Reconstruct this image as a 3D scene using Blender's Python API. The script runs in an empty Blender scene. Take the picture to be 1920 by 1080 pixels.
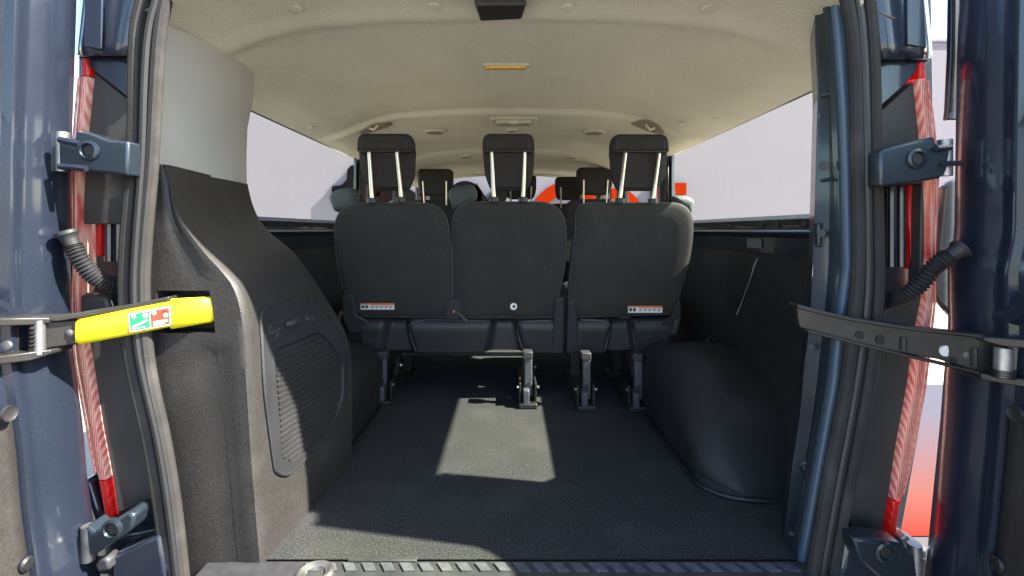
import bpy, bmesh, math, random
from mathutils import Vector, Matrix
random.seed(7)
sc = bpy.context.scene
COL = sc.collection

# ------------------------------------------------------------------ camera, world, sun, exposure
CX, CY, F = 957.0, 432.0, 900.0          # principal point and focal length of the photograph (1920 px wide)
CZ = 1.275                                # camera height above the ground; load floor is at 0.60
FL = 0.60
cam_d = bpy.data.cameras.new('camera'); cam = bpy.data.objects.new('camera', cam_d); COL.objects.link(cam)
cam.location = (0, 0, CZ); cam.rotation_euler = (math.radians(90), 0, 0)
cam_d.sensor_width = 36; cam_d.lens = F / 1920 * 36
cam_d.shift_x = (960 - CX) / 1920; cam_d.shift_y = (CY - 540) / 1920
cam_d.clip_start = 0.02; cam_d.clip_end = 1000
sc.camera = cam

SUN = Vector((1.03, -0.195, 1.0)).normalized()      # direction towards the sun
el = math.asin(SUN.z); az = math.atan2(SUN.x, SUN.y)
w = bpy.data.worlds.new('World'); sc.world = w; w.use_nodes = True
nt = w.node_tree
sky = nt.nodes.new('ShaderNodeTexSky'); sky.sky_type = 'NISHITA'; sky.sun_disc = False
sky.sun_elevation = el; sky.sun_rotation = az; sky.air_density = 1.0; sky.dust_density = 1.2
nt.links.new(sky.outputs[0], nt.nodes['Background'].inputs[0])
nt.nodes['Background'].inputs[1].default_value = 0.105
ld = bpy.data.lights.new('sun', 'SUN'); ld.energy = 5.0; ld.angle = math.radians(0.6); ld.color = (1, 0.94, 0.84)
lo = bpy.data.objects.new('sun', ld); COL.objects.link(lo); lo.location = (6, -2, 8)
lo.rotation_euler = (-SUN).to_track_quat('-Z', 'Y').to_euler()
sc.view_settings.view_transform = 'Standard'; sc.view_settings.look = 'None'
sc.view_settings.exposure = 2.5; sc.view_settings.gamma = 1.0
sc.cycles.max_bounces = 10; sc.cycles.diffuse_bounces = 6; sc.cycles.transparent_max_bounces = 16

# ------------------------------------------------------------------ measuring helpers (pixel of the photograph + distance -> point)
def W(px, py, Y): return Vector(((px - CX) * Y / F, Y, CZ - (py - CY) * Y / F))
def XP(px, Y): return (px - CX) * Y / F
def ZP(py, Y): return CZ - (py - CY) * Y / F
def lerp(a, b, t): return a + (b - a) * t
def interp(x, pts):
    if x <= pts[0][0]: return pts[0][1]
    for (x0, y0), (x1, y1) in zip(pts, pts[1:]):
        if x <= x1: return y0 + (y1 - y0) * (x - x0) / (x1 - x0)
    return pts[-1][1]
def sstep(a, b, x):
    t = min(1, max(0, (x - a) / (b - a))); return t * t * (3 - 2 * t)
def spline(pts, n=6):
    out = []
    P = [pts[0]] + list(pts) + [pts[-1]]
    for i in range(1, len(P) - 2):
        for k in range(n):
            t = k / n
            out.append(tuple(0.5 * (2 * b + (c - a) * t + (2 * a - 5 * b + 4 * c - d) * t * t + (-a + 3 * b - 3 * c + d) * t ** 3)
                             for a, b, c, d in zip(P[i - 1], P[i], P[i + 1], P[i + 2])))
    out.append(tuple(pts[-1])); return out

# ------------------------------------------------------------------ materials
def mat(name, col, rough=0.6, metal=0.0, bump=0.0, bscale=200.0, var=0.0, vscale=30.0, coat=0.0, spec=0.5, sheen=0.0, speck=0.0, dust=0.0, detail=6, sscale=420, lint=0.0):
    m = bpy.data.materials.new(name); m.use_nodes = True
    n = m.node_tree; b = n.nodes['Principled BSDF']
    b.inputs['Roughness'].default_value = rough; b.inputs['Metallic'].default_value = metal
    b.inputs['Specular IOR Level'].default_value = spec; b.inputs['Coat Weight'].default_value = coat
    b.inputs['Coat Roughness'].default_value = 0.08; b.inputs['Sheen Weight'].default_value = sheen
    tc = n.nodes.new('ShaderNodeTexCoord')
    c = None
    def noise(scale, det=detail):
        t = n.nodes.new('ShaderNodeTexNoise'); t.inputs['Scale'].default_value = scale; t.inputs['Detail'].default_value = det
        n.links.new(tc.outputs['Object'], t.inputs['Vector']); return t
    def ramp(src, p0, p1, c0, c1):
        r = n.nodes.new('ShaderNodeValToRGB'); r.color_ramp.elements[0].position = p0; r.color_ramp.elements[1].position = p1
        r.color_ramp.elements[0].color = (*c0, 1); r.color_ramp.elements[1].color = (*c1, 1); n.links.new(src, r.inputs[0]); return r.outputs[0]
    def mix(fac, a, bb, mode='MIX'):
        x = n.nodes.new('ShaderNodeMix'); x.data_type = 'RGBA'; x.blend_type = mode
        if isinstance(fac, float): x.inputs[0].default_value = fac
        else: n.links.new(fac, x.inputs[0])
        for v, i in ((a, 6), (bb, 7)):
            if isinstance(v, tuple): x.inputs[i].default_value = (*v, 1)
            else: n.links.new(v, x.inputs[i])
        return x.outputs[2]
    if var:
        c = ramp(noise(vscale).outputs[0], 0.3, 0.7, tuple(v * (1 - var) for v in col), tuple(min(1, v * (1 + var)) for v in col))
    else:
        b.inputs['Base Color'].default_value = (*col, 1)
    if speck:
        f = ramp(noise(sscale, 3).outputs[0], 0.35, 0.68, (0, 0, 0), (1, 1, 1))
        c = mix(f, tuple(v * (1 - speck * 0.55) for v in col) if c is None else c, tuple(min(1, v * (1 + speck * 1.6) + 0.004) for v in col))
    if dust:
        f = ramp(noise(7, 12).outputs[0], 0.52, 0.78, (0, 0, 0), (dust, dust, dust))
        c = mix(f, c if c is not None else tuple(col), (0.20, 0.19, 0.17))
    if lint:
        f = ramp(noise(95, 1).outputs[0], 0.735, 0.76, (0, 0, 0), (lint, lint, lint)); c = mix(f, c if c is not None else tuple(col), (0.30, 0.29, 0.27))
    if c is not None: n.links.new(c, b.inputs['Base Color'])
    rv = n.nodes.new('ShaderNodeMapRange'); rv.inputs['To Min'].default_value = rough * 0.8; rv.inputs['To Max'].default_value = min(1, rough * 1.2)
    n.links.new(noise(24, 8).outputs[0], rv.inputs['Value']); n.links.new(rv.outputs[0], b.inputs['Roughness'])
    if bump:
        bp = n.nodes.new('ShaderNodeBump'); bp.inputs['Strength'].default_value = bump; bp.inputs['Distance'].default_value = 0.002
        n.links.new(noise(bscale, 4).outputs[0], bp.inputs['Height']); n.links.new(bp.outputs[0], b.inputs['Normal'])
    return m
PAINT = mat('navy_paint', (0.018, 0.0245, 0.042), 0.31, 0.5, 0.0, 900, 0.0, coat=0.9, speck=0.35, sscale=900)
PAINT_IN = mat('navy_paint_inner', (0.022, 0.033, 0.046), 0.36, 0.45, 0.03, 300, 0.15, 8, coat=0.5)
HEAD = mat('headliner_cloth', (0.62, 0.585, 0.495), 0.95, 0, 0.5, 300, 0.09, 6, spec=0.1, speck=0.16, sscale=300)
HEADPL = mat('headliner_plastic', (0.58, 0.55, 0.45), 0.7, 0, 0.1, 500, 0.05, 12)
BROWN = mat('recess_shadow_brown', (0.27, 0.22, 0.17), 0.8, 0, 0.1)
WHITE_TRIM = mat('pale_trim', (0.37, 0.362, 0.345), 0.55, 0, 0.12, 700, 0.04, 6)
TRIM = mat('dark_grained_trim', (0.0195, 0.0178, 0.0168), 0.5, 0, 0.4, 380, 0.15, 5, speck=0.2, dust=0.08, sscale=230)
TRIM_S = mat('dark_smooth_trim', (0.018, 0.019, 0.021), 0.5, 0, 0.25, 700, 0.12, 8, dust=0.05)
LINER = mat('liner_board', (0.011, 0.011, 0.012), 0.62, 0, 0.15, 300, 0.2, 9, dust=0.06, lint=0.14)
ARCH = mat('arch_plastic', (0.010, 0.0105, 0.012), 0.6, 0, 0.22, 600, 0.12, 10, dust=0.05)
CARPET = mat('load_carpet', (0.0175, 0.0183, 0.0182), 1.0, 0, 0.6, 420, 0.25, 9, spec=0.05, speck=1.2, dust=0.07, sscale=260, lint=0.16)
SEAT = mat('seat_back_carpet', (0.031, 0.030, 0.0285), 0.95, 0, 0.45, 600, 0.08, 14, spec=0.12, speck=0.4, dust=0.06, lint=0.14)
FABRIC = mat('seat_fabric', (0.024, 0.022, 0.022), 0.9, 0, 0.6, 500, 0.12, 40, spec=0.15, speck=0.5)
FABRIC_G = mat('grey_bolster', (0.06, 0.075, 0.075), 0.7, 0, 0.2, 500, 0.1, 30)
PIPING = mat('seam_thread', (0.07, 0.07, 0.075), 0.8)
BLACKPL = mat('black_plastic', (0.012, 0.0125, 0.014), 0.42, 0, 0.12, 500, 0.12, 20)
GREYPL = mat('charcoal_plastic', (0.027, 0.028, 0.031), 0.5, 0, 0.15, 500, 0.1, 20)
LEGM = mat('leg_steel', (0.075, 0.080, 0.09), 0.45, 0.3, 0.05, 200, 0.2, 30)
CHROME = mat('post_steel', (0.55, 0.52, 0.45), 0.32, 1.0, 0.02, 80)
STEEL = mat('bare_steel', (0.35, 0.35, 0.36), 0.4, 0.9, 0.1, 300, 0.3, 40)
BSTEEL = mat('black_steel', (0.022, 0.021, 0.020), 0.38, 0.2, 0.1, 250, 0.25, 30, dust=0.15)
RUBBER = mat('rubber_seal', (0.030, 0.028, 0.027), 0.75, 0, 0.3, 350, 0.2, 14, spec=0.25, dust=0.22)
RUBBER_D = mat('black_rubber', (0.018, 0.018, 0.019), 0.5, 0, 0.1, 300)
LAMPPL = mat('lamp_housing', (0.036, 0.035, 0.034), 0.5, 0, 0.2, 200, 0.2, 8, dust=0.2)
YELLOW = mat('yellow_sleeve', (0.80, 0.66, 0.01), 0.45, 0, 0.05, 200, 0.05, 20)
GREEN = mat('green_print', (0.01, 0.33, 0.09), 0.5); RED = mat('red_print', (0.62, 0.045, 0.02), 0.5)
WHITEP = mat('white_hole_light', (0.78, 0.78, 0.76), 0.5); ORANGE = mat('orange_print', (0.75, 0.22, 0.06), 0.5); INK = mat('ink', (0.03, 0.03, 0.03), 0.6)
SILL = mat('sill_plastic', (0.030, 0.031, 0.034), 0.5, 0, 0.3, 300, 0.25, 30, dust=0.15)
SILLR = mat('worn_tread', (0.07, 0.075, 0.085), 0.4, 0, 0.3, 300, 0.3, 60, dust=0.3)
GROUND = mat('beige_concrete', (0.37, 0.335, 0.265), 0.9, 0, 0.3, 60, 0.15, 1.2, dust=0.2)
ASPH = mat('grey_paving', (0.055, 0.055, 0.057), 0.9, 0, 0.5, 90, 0.2, 3)
WALLM = mat('lilac_render', (0.165, 0.153, 0.182), 0.9, 0, 0.1, 60, 0.02, 1)
L_ORANGE = mat('orange_letter', (0.24, 0.014, 0.0), 0.8, spec=0.03); L_DARK = mat('black_letter', (0.005, 0.0045, 0.0045), 0.8, spec=0.03); L_SIDE = mat('letter_edge', (0.003, 0.003, 0.004), 0.8, spec=0.03)
AMBER = mat('amber_lens', (0.80, 0.47, 0.10), 0.15, 0, 0.0, var=0.35, vscale=160, coat=0.5)
LENS_W = mat('pale_lens', (0.55, 0.54, 0.45), 0.25, 0, 0.0, coat=0.4)

def lamp_mat(name, ca, cb, scale, trans, ex=0.0):
    m = bpy.data.materials.new(name); m.use_nodes = True; n = m.node_tree
    out = n.nodes['Material Output']; p = n.nodes['Principled BSDF']; p.inputs['Roughness'].default_value = 0.18; p.inputs['Coat Weight'].default_value = 0.6
    tc = n.nodes.new('ShaderNodeTexCoord')
    wv = n.nodes.new('ShaderNodeTexWave'); wv.wave_type = 'BANDS'; wv.bands_direction = 'Z'; wv.inputs['Scale'].default_value = scale; wv.inputs['Distortion'].default_value = 0.6
    w2 = n.nodes.new('ShaderNodeTexWave'); w2.wave_type = 'BANDS'; w2.bands_direction = 'X'; w2.inputs['Scale'].default_value = 95; w2.inputs['Distortion'].default_value = 0.3
    ns = n.nodes.new('ShaderNodeTexNoise'); ns.inputs['Scale'].default_value = 18
    for t in (wv, w2, ns): n.links.new(tc.outputs['Object'], t.inputs['Vector'])
    a = n.nodes.new('ShaderNodeMath'); a.operation = 'MULTIPLY_ADD'; a.inputs[1].default_value = 0.16; n.links.new(wv.outputs['Fac'], a.inputs[0])
    b2 = n.nodes.new('ShaderNodeMath'); b2.operation = 'MULTIPLY'; b2.inputs[1].default_value = 0.45; n.links.new(w2.outputs['Fac'], b2.inputs[0]); n.links.new(b2.outputs[0], a.inputs[2])
    a2 = n.nodes.new('ShaderNodeMath'); a2.operation = 'MULTIPLY_ADD'; a2.inputs[1].default_value = 0.55; n.links.new(ns.outputs[0], a2.inputs[0]); n.links.new(a.outputs[0], a2.inputs[2])
    r = n.nodes.new('ShaderNodeValToRGB'); r.color_ramp.elements[0].color = (*ca, 1); r.color_ramp.elements[1].color = (*cb, 1); r.color_ramp.elements[0].position = 0.18; r.color_ramp.elements[1].position = 0.8
    n.links.new(a2.outputs[0], r.inputs[0]); n.links.new(r.outputs[0], p.inputs['Base Color'])
    bp = n.nodes.new('ShaderNodeBump'); bp.inputs['Strength'].default_value = 0.5; bp.inputs['Distance'].default_value = 0.003
    n.links.new(a.outputs[0], bp.inputs['Height']); n.links.new(bp.outputs[0], p.inputs['Normal'])
    t = n.nodes.new('ShaderNodeBsdfTranslucent'); n.links.new(r.outputs[0], t.inputs[0])
    mx = n.nodes.new('ShaderNodeMixShader'); mx.inputs[0].default_value = trans
    n.links.new(p.outputs[0], mx.inputs[1]); n.links.new(t.outputs[0], mx.inputs[2]); n.links.new(mx.outputs[0], out.inputs[0])
    return m
LENS_P = lamp_mat('rose_lens', (0.62, 0.05, 0.045), (0.92, 0.62, 0.52), 95, 0.45)
LENS_R = lamp_mat('red_lens', (0.60, 0.0, 0.004), (0.85, 0.02, 0.02), 60, 0.45)

def glass(name, tint, refl=0.06):
    m = bpy.data.materials.new(name); m.use_nodes = True; n = m.node_tree
    n.nodes.remove(n.nodes['Principled BSDF'])
    t = n.nodes.new('ShaderNodeBsdfTransparent'); t.inputs[0].default_value = (*tint, 1)
    g = n.nodes.new('ShaderNodeBsdfGlossy'); g.inputs['Roughness'].default_value = 0.01
    mx = n.nodes.new('ShaderNodeMixShader'); mx.inputs[0].default_value = 0.02; n.links.new(t.outputs[0], mx.inputs[1]); n.links.new(g.outputs[0], mx.inputs[2])
    n.links.new(mx.outputs[0], n.nodes['Material Output'].inputs[0]); return m
GLASS = glass('tinted_glass', (0.96, 0.985, 0.90)); GLASS_F = glass('windscreen_glass', (0.90, 0.92, 0.89))

# ------------------------------------------------------------------ mesh builder
class MB:
    def __init__(s): s.v = []; s.f = []; s.m = []
    def add(s, verts, faces, mi=0):
        o = len(s.v); s.v += [tuple(v) for v in verts]; s.f += [tuple(i + o for i in f) for f in faces]; s.m += [mi] * len(faces); return s
    def box(s, a, b, mi=0):
        (x0, y0, z0), (x1, y1, z1) = a, b
        return s.add([(x, y, z) for x in (x0, x1) for y in (y0, y1) for z in (z0, z1)],
                     [(0, 1, 3, 2), (4, 6, 7, 5), (0, 4, 5, 1), (2, 3, 7, 6), (0, 2, 6, 4), (1, 5, 7, 3)], mi)
    def grid(s, rows, mi=0, closed=False, skip=()):
        nr, nc = len(rows), len(rows[0]); fs = []
        for i in range(nr - 1):
            for j in range(nc if closed else nc - 1):
                if (i, j) in skip: continue
                k = (j + 1) % nc
                fs.append((i * nc + j, i * nc + k, (i + 1) * nc + k, (i + 1) * nc + j))
        return s.add([p for r in rows for p in r], fs, mi)
    def loft(s, rings, cap0=True, cap1=True, mi=0):
        n = len(rings[0]); s.grid(rings, mi, closed=True); o = len(s.v) - n * len(rings)
        if cap0: s.f.append(tuple(o + i for i in reversed(range(n)))); s.m.append(mi)
        if cap1: s.f.append(tuple(o + (len(rings) - 1) * n + i for i in range(n))); s.m.append(mi)
        return s
    def tube(s, path, r, n=10, mi=0, caps=True, flat=1.0):
        P = [Vector(p) for p in path]; rings = []; prev = None
        for i, p in enumerate(P):
            t = P[min(i + 1, len(P) - 1)] - P[max(i - 1, 0)]
            t = t.normalized() if t.length > 1e-9 else Vector((0, 0, 1))
            if prev is None: a = t.cross(Vector((0, 0, 1)) if abs(t.z) < 0.8 else Vector((0, 1, 0))).normalized()
            else:
                a = prev - t * prev.dot(t); a = a.normalized() if a.length > 1e-6 else t.orthogonal().normalized()
            prev = a; b = a.cross(t).normalized(); rr = r[i] if isinstance(r, (list, tuple)) else r
            rings.append([p + a * math.cos(2 * math.pi * k / n) * rr + b * math.sin(2 * math.pi * k / n) * rr * flat for k in range(n)])
        return s.loft(rings, caps, caps, mi)
    def lathe(s, c, axis, prof, n=20, mi=0):
        c = Vector(c); ax = Vector(axis).normalized(); a = ax.orthogonal().normalized(); b = ax.cross(a)
        return s.loft([[c + ax * h + (a * math.cos(2 * math.pi * k / n) + b * math.sin(2 * math.pi * k / n)) * max(r, 1e-4) for k in range(n)] for r, h in prof], True, True, mi)
    def prism(s, front, back, mi=0, mf=None):
        n = len(front); o = len(s.v); s.v += [tuple(v) for v in front] + [tuple(v) for v in back]
        s.f.append(tuple(o + i for i in range(n))); s.m.append(mi if mf is None else mf)
        s.f.append(tuple(o + n + i for i in reversed(range(n)))); s.m.append(mi)
        for i in range(n):
            j = (i + 1) % n; s.f.append((o + i, o + n + i, o + n + j, o + j)); s.m.append(mi)
        return s
def rpoly(pts, r, n=5):
    out = []; N = len(pts)
    rs = r if isinstance(r, (list, tuple)) else [r] * N
    for i in range(N):
        p = Vector(pts[i]); a = Vector(pts[i - 1]) - p; b = Vector(pts[(i + 1) % N]) - p
        d = min(rs[i], a.length * 0.49, b.length * 0.49)
        if d < 1e-6: out.append(tuple(p)); continue
        q0 = p + a.normalized() * d; q1 = p + b.normalized() * d
        for k in range(n + 1):
            t = k / n; out.append(tuple(q0 * (1 - t) ** 2 + p * 2 * t * (1 - t) + q1 * t * t))
    return out
def inset(pts, d):
    if d > 6:
        cx_ = sum(p[0] for p in pts) / len(pts); cy_ = sum(p[1] for p in pts) / len(pts)
        w_ = (max(p[0] for p in pts) - min(p[0] for p in pts)) / 2; h_ = (max(p[1] for p in pts) - min(p[1] for p in pts)) / 2
        return [(cx_ + (p[0] - cx_) * (1 - d / w_), cy_ + (p[1] - cy_) * (1 - d / h_)) for p in pts]
    N = len(pts); area = sum(pts[i][0] * pts[(i + 1) % N][1] - pts[(i + 1) % N][0] * pts[i][1] for i in range(N)); sg = 1 if area > 0 else -1
    out = []
    for i in range(N):
        a = Vector(pts[i - 1]); b = Vector(pts[(i + 1) % N]); t = b - a
        if t.length < 1e-9: out.append(pts[i]); continue
        t.normalize(); nrm = Vector((-t.y, t.x)) * sg; out.append((pts[i][0] + nrm.x * d, pts[i][1] + nrm.y * d))
    return out

def props(o, label=None, cat=None, group=None, kind=None):
    for k, v in (('label', label), ('category', cat), ('group', group), ('kind', kind)):
        if v: o[k] = v
    return o
def obj(name, mb, mats, parent=None, label=None, bevel=0.0, angle=35, kind=None, solid=0.0, sub=0):
    me = bpy.data.meshes.new(name); me.from_pydata([tuple(v) for v in mb.v], [], mb.f)
    for m in (mats if isinstance(mats, (list, tuple)) else [mats]): me.materials.append(m)
    me.polygons.foreach_set('material_index', mb.m)
    bm = bmesh.new(); bm.from_mesh(me); bmesh.ops.recalc_face_normals(bm, faces=bm.faces); bm.to_mesh(me); bm.free()
    me.polygons.foreach_set('use_smooth', [True] * len(me.polygons)); me.set_sharp_from_angle(angle=math.radians(angle)); me.update()
    o = bpy.data.objects.new(name, me); COL.objects.link(o)
    if parent is not None:
        o.parent = parent
        p = parent; off = Vector((0, 0, 0))
        while p: off += p.location; p = p.parent
        o.location = -off
    if sub:
        s = o.modifiers.new('sub', 'SUBSURF'); s.levels = sub; s.render_levels = sub
    if solid:
        s = o.modifiers.new('solid', 'SOLIDIFY'); s.thickness = solid; s.offset = 0
    if bevel:
        b = o.modifiers.new('bevel', 'BEVEL'); b.width = bevel; b.segments = 2; b.limit_method = 'ANGLE'; b.angle_limit = math.radians(40)
    return props(o, label=label, kind=kind)
def empty(name, loc, label, cat, group=None):
    e = bpy.data.objects.new(name, None); e.empty_display_size = 0.2; COL.objects.link(e); e.location = loc
    return props(e, label, cat, group)
def copy_tree(o, parent=None):
    c = o.copy(); COL.objects.link(c); c.parent = parent
    for ch in [x for x in bpy.data.objects if x.parent == o]: copy_tree(ch, c)
    return c

# ================================================================== SETTING
g = MB(); g.box((-150, -150, -0.5), (150, 150, 0)); obj('ground', g, GROUND, kind='structure')
g = MB(); g.box((-1.25, -6, -0.1), (6, 2.05, 0.006)); obj('pavement', g, ASPH, kind='structure')
g = MB(); g.box((-7.0, 9.0, -0.05), (12, 9.3, 4.8)); g.box((-7.03, 8.97, 4.8), (12.03, 9.33, 4.86))
props(obj('backdrop_wall', g, WALLM, bevel=0.01), 'long pale lilac wall standing beyond the front of the van', 'wall')

# low panel beside the van, orange at its base fading to lilac
pm = bpy.data.materials.new('lilac_to_orange_fade'); pm.use_nodes = True; n = pm.node_tree
tc = n.nodes.new('ShaderNodeTexCoord'); sx = n.nodes.new('ShaderNodeSeparateXYZ'); r = n.nodes.new('ShaderNodeValToRGB')
n.links.new(tc.outputs['Object'], sx.inputs[0]); n.links.new(sx.outputs['Z'], r.inputs[0])
e = r.color_ramp.elements; e[0].position = 0.02; e[0].color = (0.60, 0.035, 0.012, 1); e[1].position = 0.52; e[1].color = (0.20, 0.185, 0.225, 1)
k = e.new(0.2); k.color = (0.36, 0.12, 0.09, 1)
n.links.new(r.outputs[0], n.nodes['Principled BSDF'].inputs['Base Color']); n.nodes['Principled BSDF'].inputs['Roughness'].default_value = 0.8
pp = rpoly([(1.48, 0.01), (2.7, 0.01), (2.7, 0.64), (1.48, 0.64)], [0, 0, 0.12, 0.10], 8)
g = MB(); g.prism([(x, 1.985, z) for x, z in pp], [(x, 2.015, z) for x, z in pp])
props(obj('fade_panel', g, pm, bevel=0.003), 'low panel fading from lilac to orange standing beside the right rear corner', 'panel')

# raised letters on the wall
sign = empty('wall_sign', (0.6, 8.98, 1.4), 'big raised lettering on the lilac wall, black letters then orange ones', 'sign')
def letter(px_poly, m, holes=False, name='letter'):
    fr = [W(x, y, 8.92) for x, y in px_poly]; bk = [Vector((p.x + 0.0, 8.995, p.z)) for p in fr]
    g = MB(); g.prism(fr, bk, 0, 1); return obj(name, g, [L_SIDE, m], sign)
def arc(cx, cy, R, a0, a1, n=24): return [(cx + R * math.cos(math.radians(lerp(a0, a1, k / n))), cy - R * math.sin(math.radians(lerp(a0, a1, k / n)))) for k in range(n + 1)]
def ring_letter(cx, cy, Rx, Ry, t, m):
    g = MB(); N = 40; rings = []
    for (dx, Y) in ((0, 8.92), (t, 8.92), (t, 8.995), (0, 8.995)):
        rings.append([W(cx + (Rx - dx) * math.cos(2 * math.pi * k / N), cy - (Ry - dx) * math.sin(2 * math.pi * k / N), 8.92) + Vector((0, 0.075 if Y > 8.95 else 0, 0)) for k in range(N)])
    for i, mi in ((0, 1), (1, 0), (2, 0), (3, 0)): g.grid([rings[i], rings[(i + 1) % 4]], mi, closed=True)
    return obj('letter', g, [L_SIDE, m], sign)
letter([(622, 349), (640, 347), (650, 337), (651, 318), (658, 310), (695, 309), (695, 345), (712, 345), (712, 368), (695, 368), (695, 470), (652, 470), (652, 374), (622, 374)], L_DARK)
ring_letter(742, 410, 58, 62, 26, L_DARK)
letter([(806, 345), (832, 345)] + arc(872, 372, 33, 130, 20, 10) + [(906, 470), (878, 470), (878, 400)] + arc(860, 396, 17, 0, 180, 10) + [(836, 470), (806, 470)], L_DARK)
letter([(893, 343), (914, 374), (932, 345), (962, 345), (928, 420), (962, 480), (932, 480), (913, 446), (892, 480), (862, 480), (900, 412), (884, 380)], L_DARK)
ring_letter(1063, 409, 68, 68, 24, L_ORANGE)
letter([(1146, 353), (1176, 353)] + arc(1146, 411, 62, 62, -62, 20) + [(1146, 468)], L_ORANGE)
letter([(1222, 343), (1287, 343), (1287, 365), (1247, 365), (1247, 395), (1280, 395), (1280, 415), (1247, 415), (1247, 445), (1287, 445), (1287, 468), (1222, 468)], L_ORANGE)

# ================================================================== VAN
van = empty('van', (0, 3.2, 0), 'dark blue van seen through its open rear doors, with a black lined load bay', 'van')

# --- outer shell: profile (half width, z)
PROF = [(0.82, 0.32), (0.85, 0.6), (0.878, 0.85), (0.893, 1.15), (0.893, 1.305), (0.876, 1.70), (0.84, 1.79), (0.76, 1.855), (0.5, 1.90), (0.0, 1.92)]
YB = [1.06, 1.11, 2.60, 2.80, 3.62, 3.86, 4.70, 4.98]
WIN = {1, 3, 5}
g = MB()
def YBS(s): return [y + (.12 if s < 0 and i in (2, 3) else 0) for i, y in enumerate(YB)]
for s in (-1, 1):
    rows = [[(s * x, y, z) for x, z in PROF] for y in YBS(s)]
    g.grid(rows, 0, skip={(i, 4) for i in WIN})
# nose and closing
nose = [(4.98, 1.0), (5.4, 0.97), (5.75, 0.9), (5.85, 0.85)]
tz = {4.98: 1.17, 5.4: 1.12, 5.75: 0.98, 5.85: 0.7}
for s in (-1, 1):
    g.grid([[(s * 0.88 * k, y, min(z, tz[y])) for z in (0.32, 0.6, 0.9, 1.2)] for y, k in nose])
g.grid([[(-0.88 * k, y, tz[y]), (0.88 * k, y, tz[y])] for y, k in nose]); g.grid([[(-0.82, 5.85, 0.32), (0.82, 5.85, 0.32)], [(-0.82, 5.85, 0.7), (0.82, 5.85, 0.7)]])
obj('body', g, PAINT, van, solid=0.012, angle=30)
for s in (-1, 1):
    g = MB(); g.grid([[(s * x, y, z) for x, z in ((.868, 1.722), (.925, 1.700), (.938, 1.708), (.925, 1.722), (.868, 1.745))] for y in (1.08, 2.6, 4.6)]); obj('sun_blocker_strip', g, PAINT, van, solid=.004)  # strips added above the windows to narrow the sun patch on the floor
g = MB(); g.box((-0.80, 0.95, 0.30), (0.80, 5.8, 0.36)); obj('underbody', g, BLACKPL, van)
# roof rear header (outer frame above the opening)
g = MB()
hx = [-.80 + .1 * i for i in range(17)]
def lip_y(x): return .945 - .075 * max(0, 1 - (abs(x) / .45) ** 4)  # lip pushed rearward out of view, added to shade the left trim
def out_z(x): return interp(abs(x), [(0, 1.92), (.5, 1.90), (.76, 1.855), (.84, 1.79)])
g.grid([[(x, .99, 1.80 - .03 * abs(x)) for x in hx], [(x, lip_y(x) + .004, 1.815 - .04 * abs(x)) for x in hx], [(x, lip_y(x), out_z(x) - .02) for x in hx], [(x, lip_y(x) + .03, out_z(x)) for x in hx], [(x, 1.12, out_z(x) + .002) for x in hx]])
obj('rear_header', g, PAINT, van, solid=0.006)
# side glass and windscreen
YB0 = YB
for s in (-1, 1):
    YB = YBS(s)
    for i in sorted(WIN):
        g = MB(); g.grid([[(s * lerp(0.893, 0.876, t), y, lerp(1.305, 1.70, t)) for t in (0, 1)] for y in (YB[i], YB[i + 1])])
        sw = obj('side_window', g, GLASS, van)
        for zc_, sg in ((1.305, 1), (1.70, -1)):
            for yc_, sy in ((YB[i], 1), (YB[i + 1], -1)):
                r_ = .16 if (i == 1 and sy > 0 and sg > 0) else .085; pl = [(yc_, zc_), (yc_, zc_ + sg * r_)] + [(yc_ + sy * r_ * (1 - math.cos(a * math.pi / 16)), zc_ + sg * r_ * (1 - math.sin(a * math.pi / 16))) for a in range(1, 9)]  # rear lower corner enlarged out of view to round the floor's sun patch
                obj('printed_corner', MB().prism([(s * (interp(z, [(1.305, .893), (1.70, .876)]) - .003), y, z) for y, z in pl], [(s * (interp(z, [(1.305, .893), (1.70, .876)]) - .006), y, z) for y, z in pl]), RUBBER_D, sw)
        g = MB(); y0, y1 = YB[i], YB[i + 1]; x0, x1 = s * 0.886, s * 0.870
        pth = rpoly([(y0 + .006, 0), (y1 - .006, 0), (y1 - .006, 1), (y0 + .006, 1)], 0.0)
        path = [(lerp(x0, x1, t), y, lerp(1.312, 1.692, t)) for y, t in rpoly([(y0, 0.0), (y1, 0.0), (y1, 1.0), (y0, 1.0)], 0.06, 5)]
        g.tube(path + [path[0]], 0.012, 8); obj('window_rubber', g, RUBBER_D, van)
YB = YB0
g = MB(); g.grid([[(-0.80, 4.62, 1.80), (0, 4.66, 1.815), (0.80, 4.62, 1.80)], [(-0.90, 5.25, 1.17), (0, 5.34, 1.17), (0.90, 5.25, 1.17)]]); obj('windscreen', g, GLASS_F, van)
for s in (-1, 1):
    g = MB(); g.tube([(s * 0.87, 4.60, 1.74), (s * 0.93, 5.0, 1.38), (s * 0.95, 5.3, 1.15)], 0.045, 8); obj('windscreen_pillar', g, BLACKPL, van)
g = MB(); g.box((-0.85, 4.72, 0.62), (0.85, 5.3, 1.10)); obj('dashboard', g, GREYPL, van, bevel=0.05)

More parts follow.
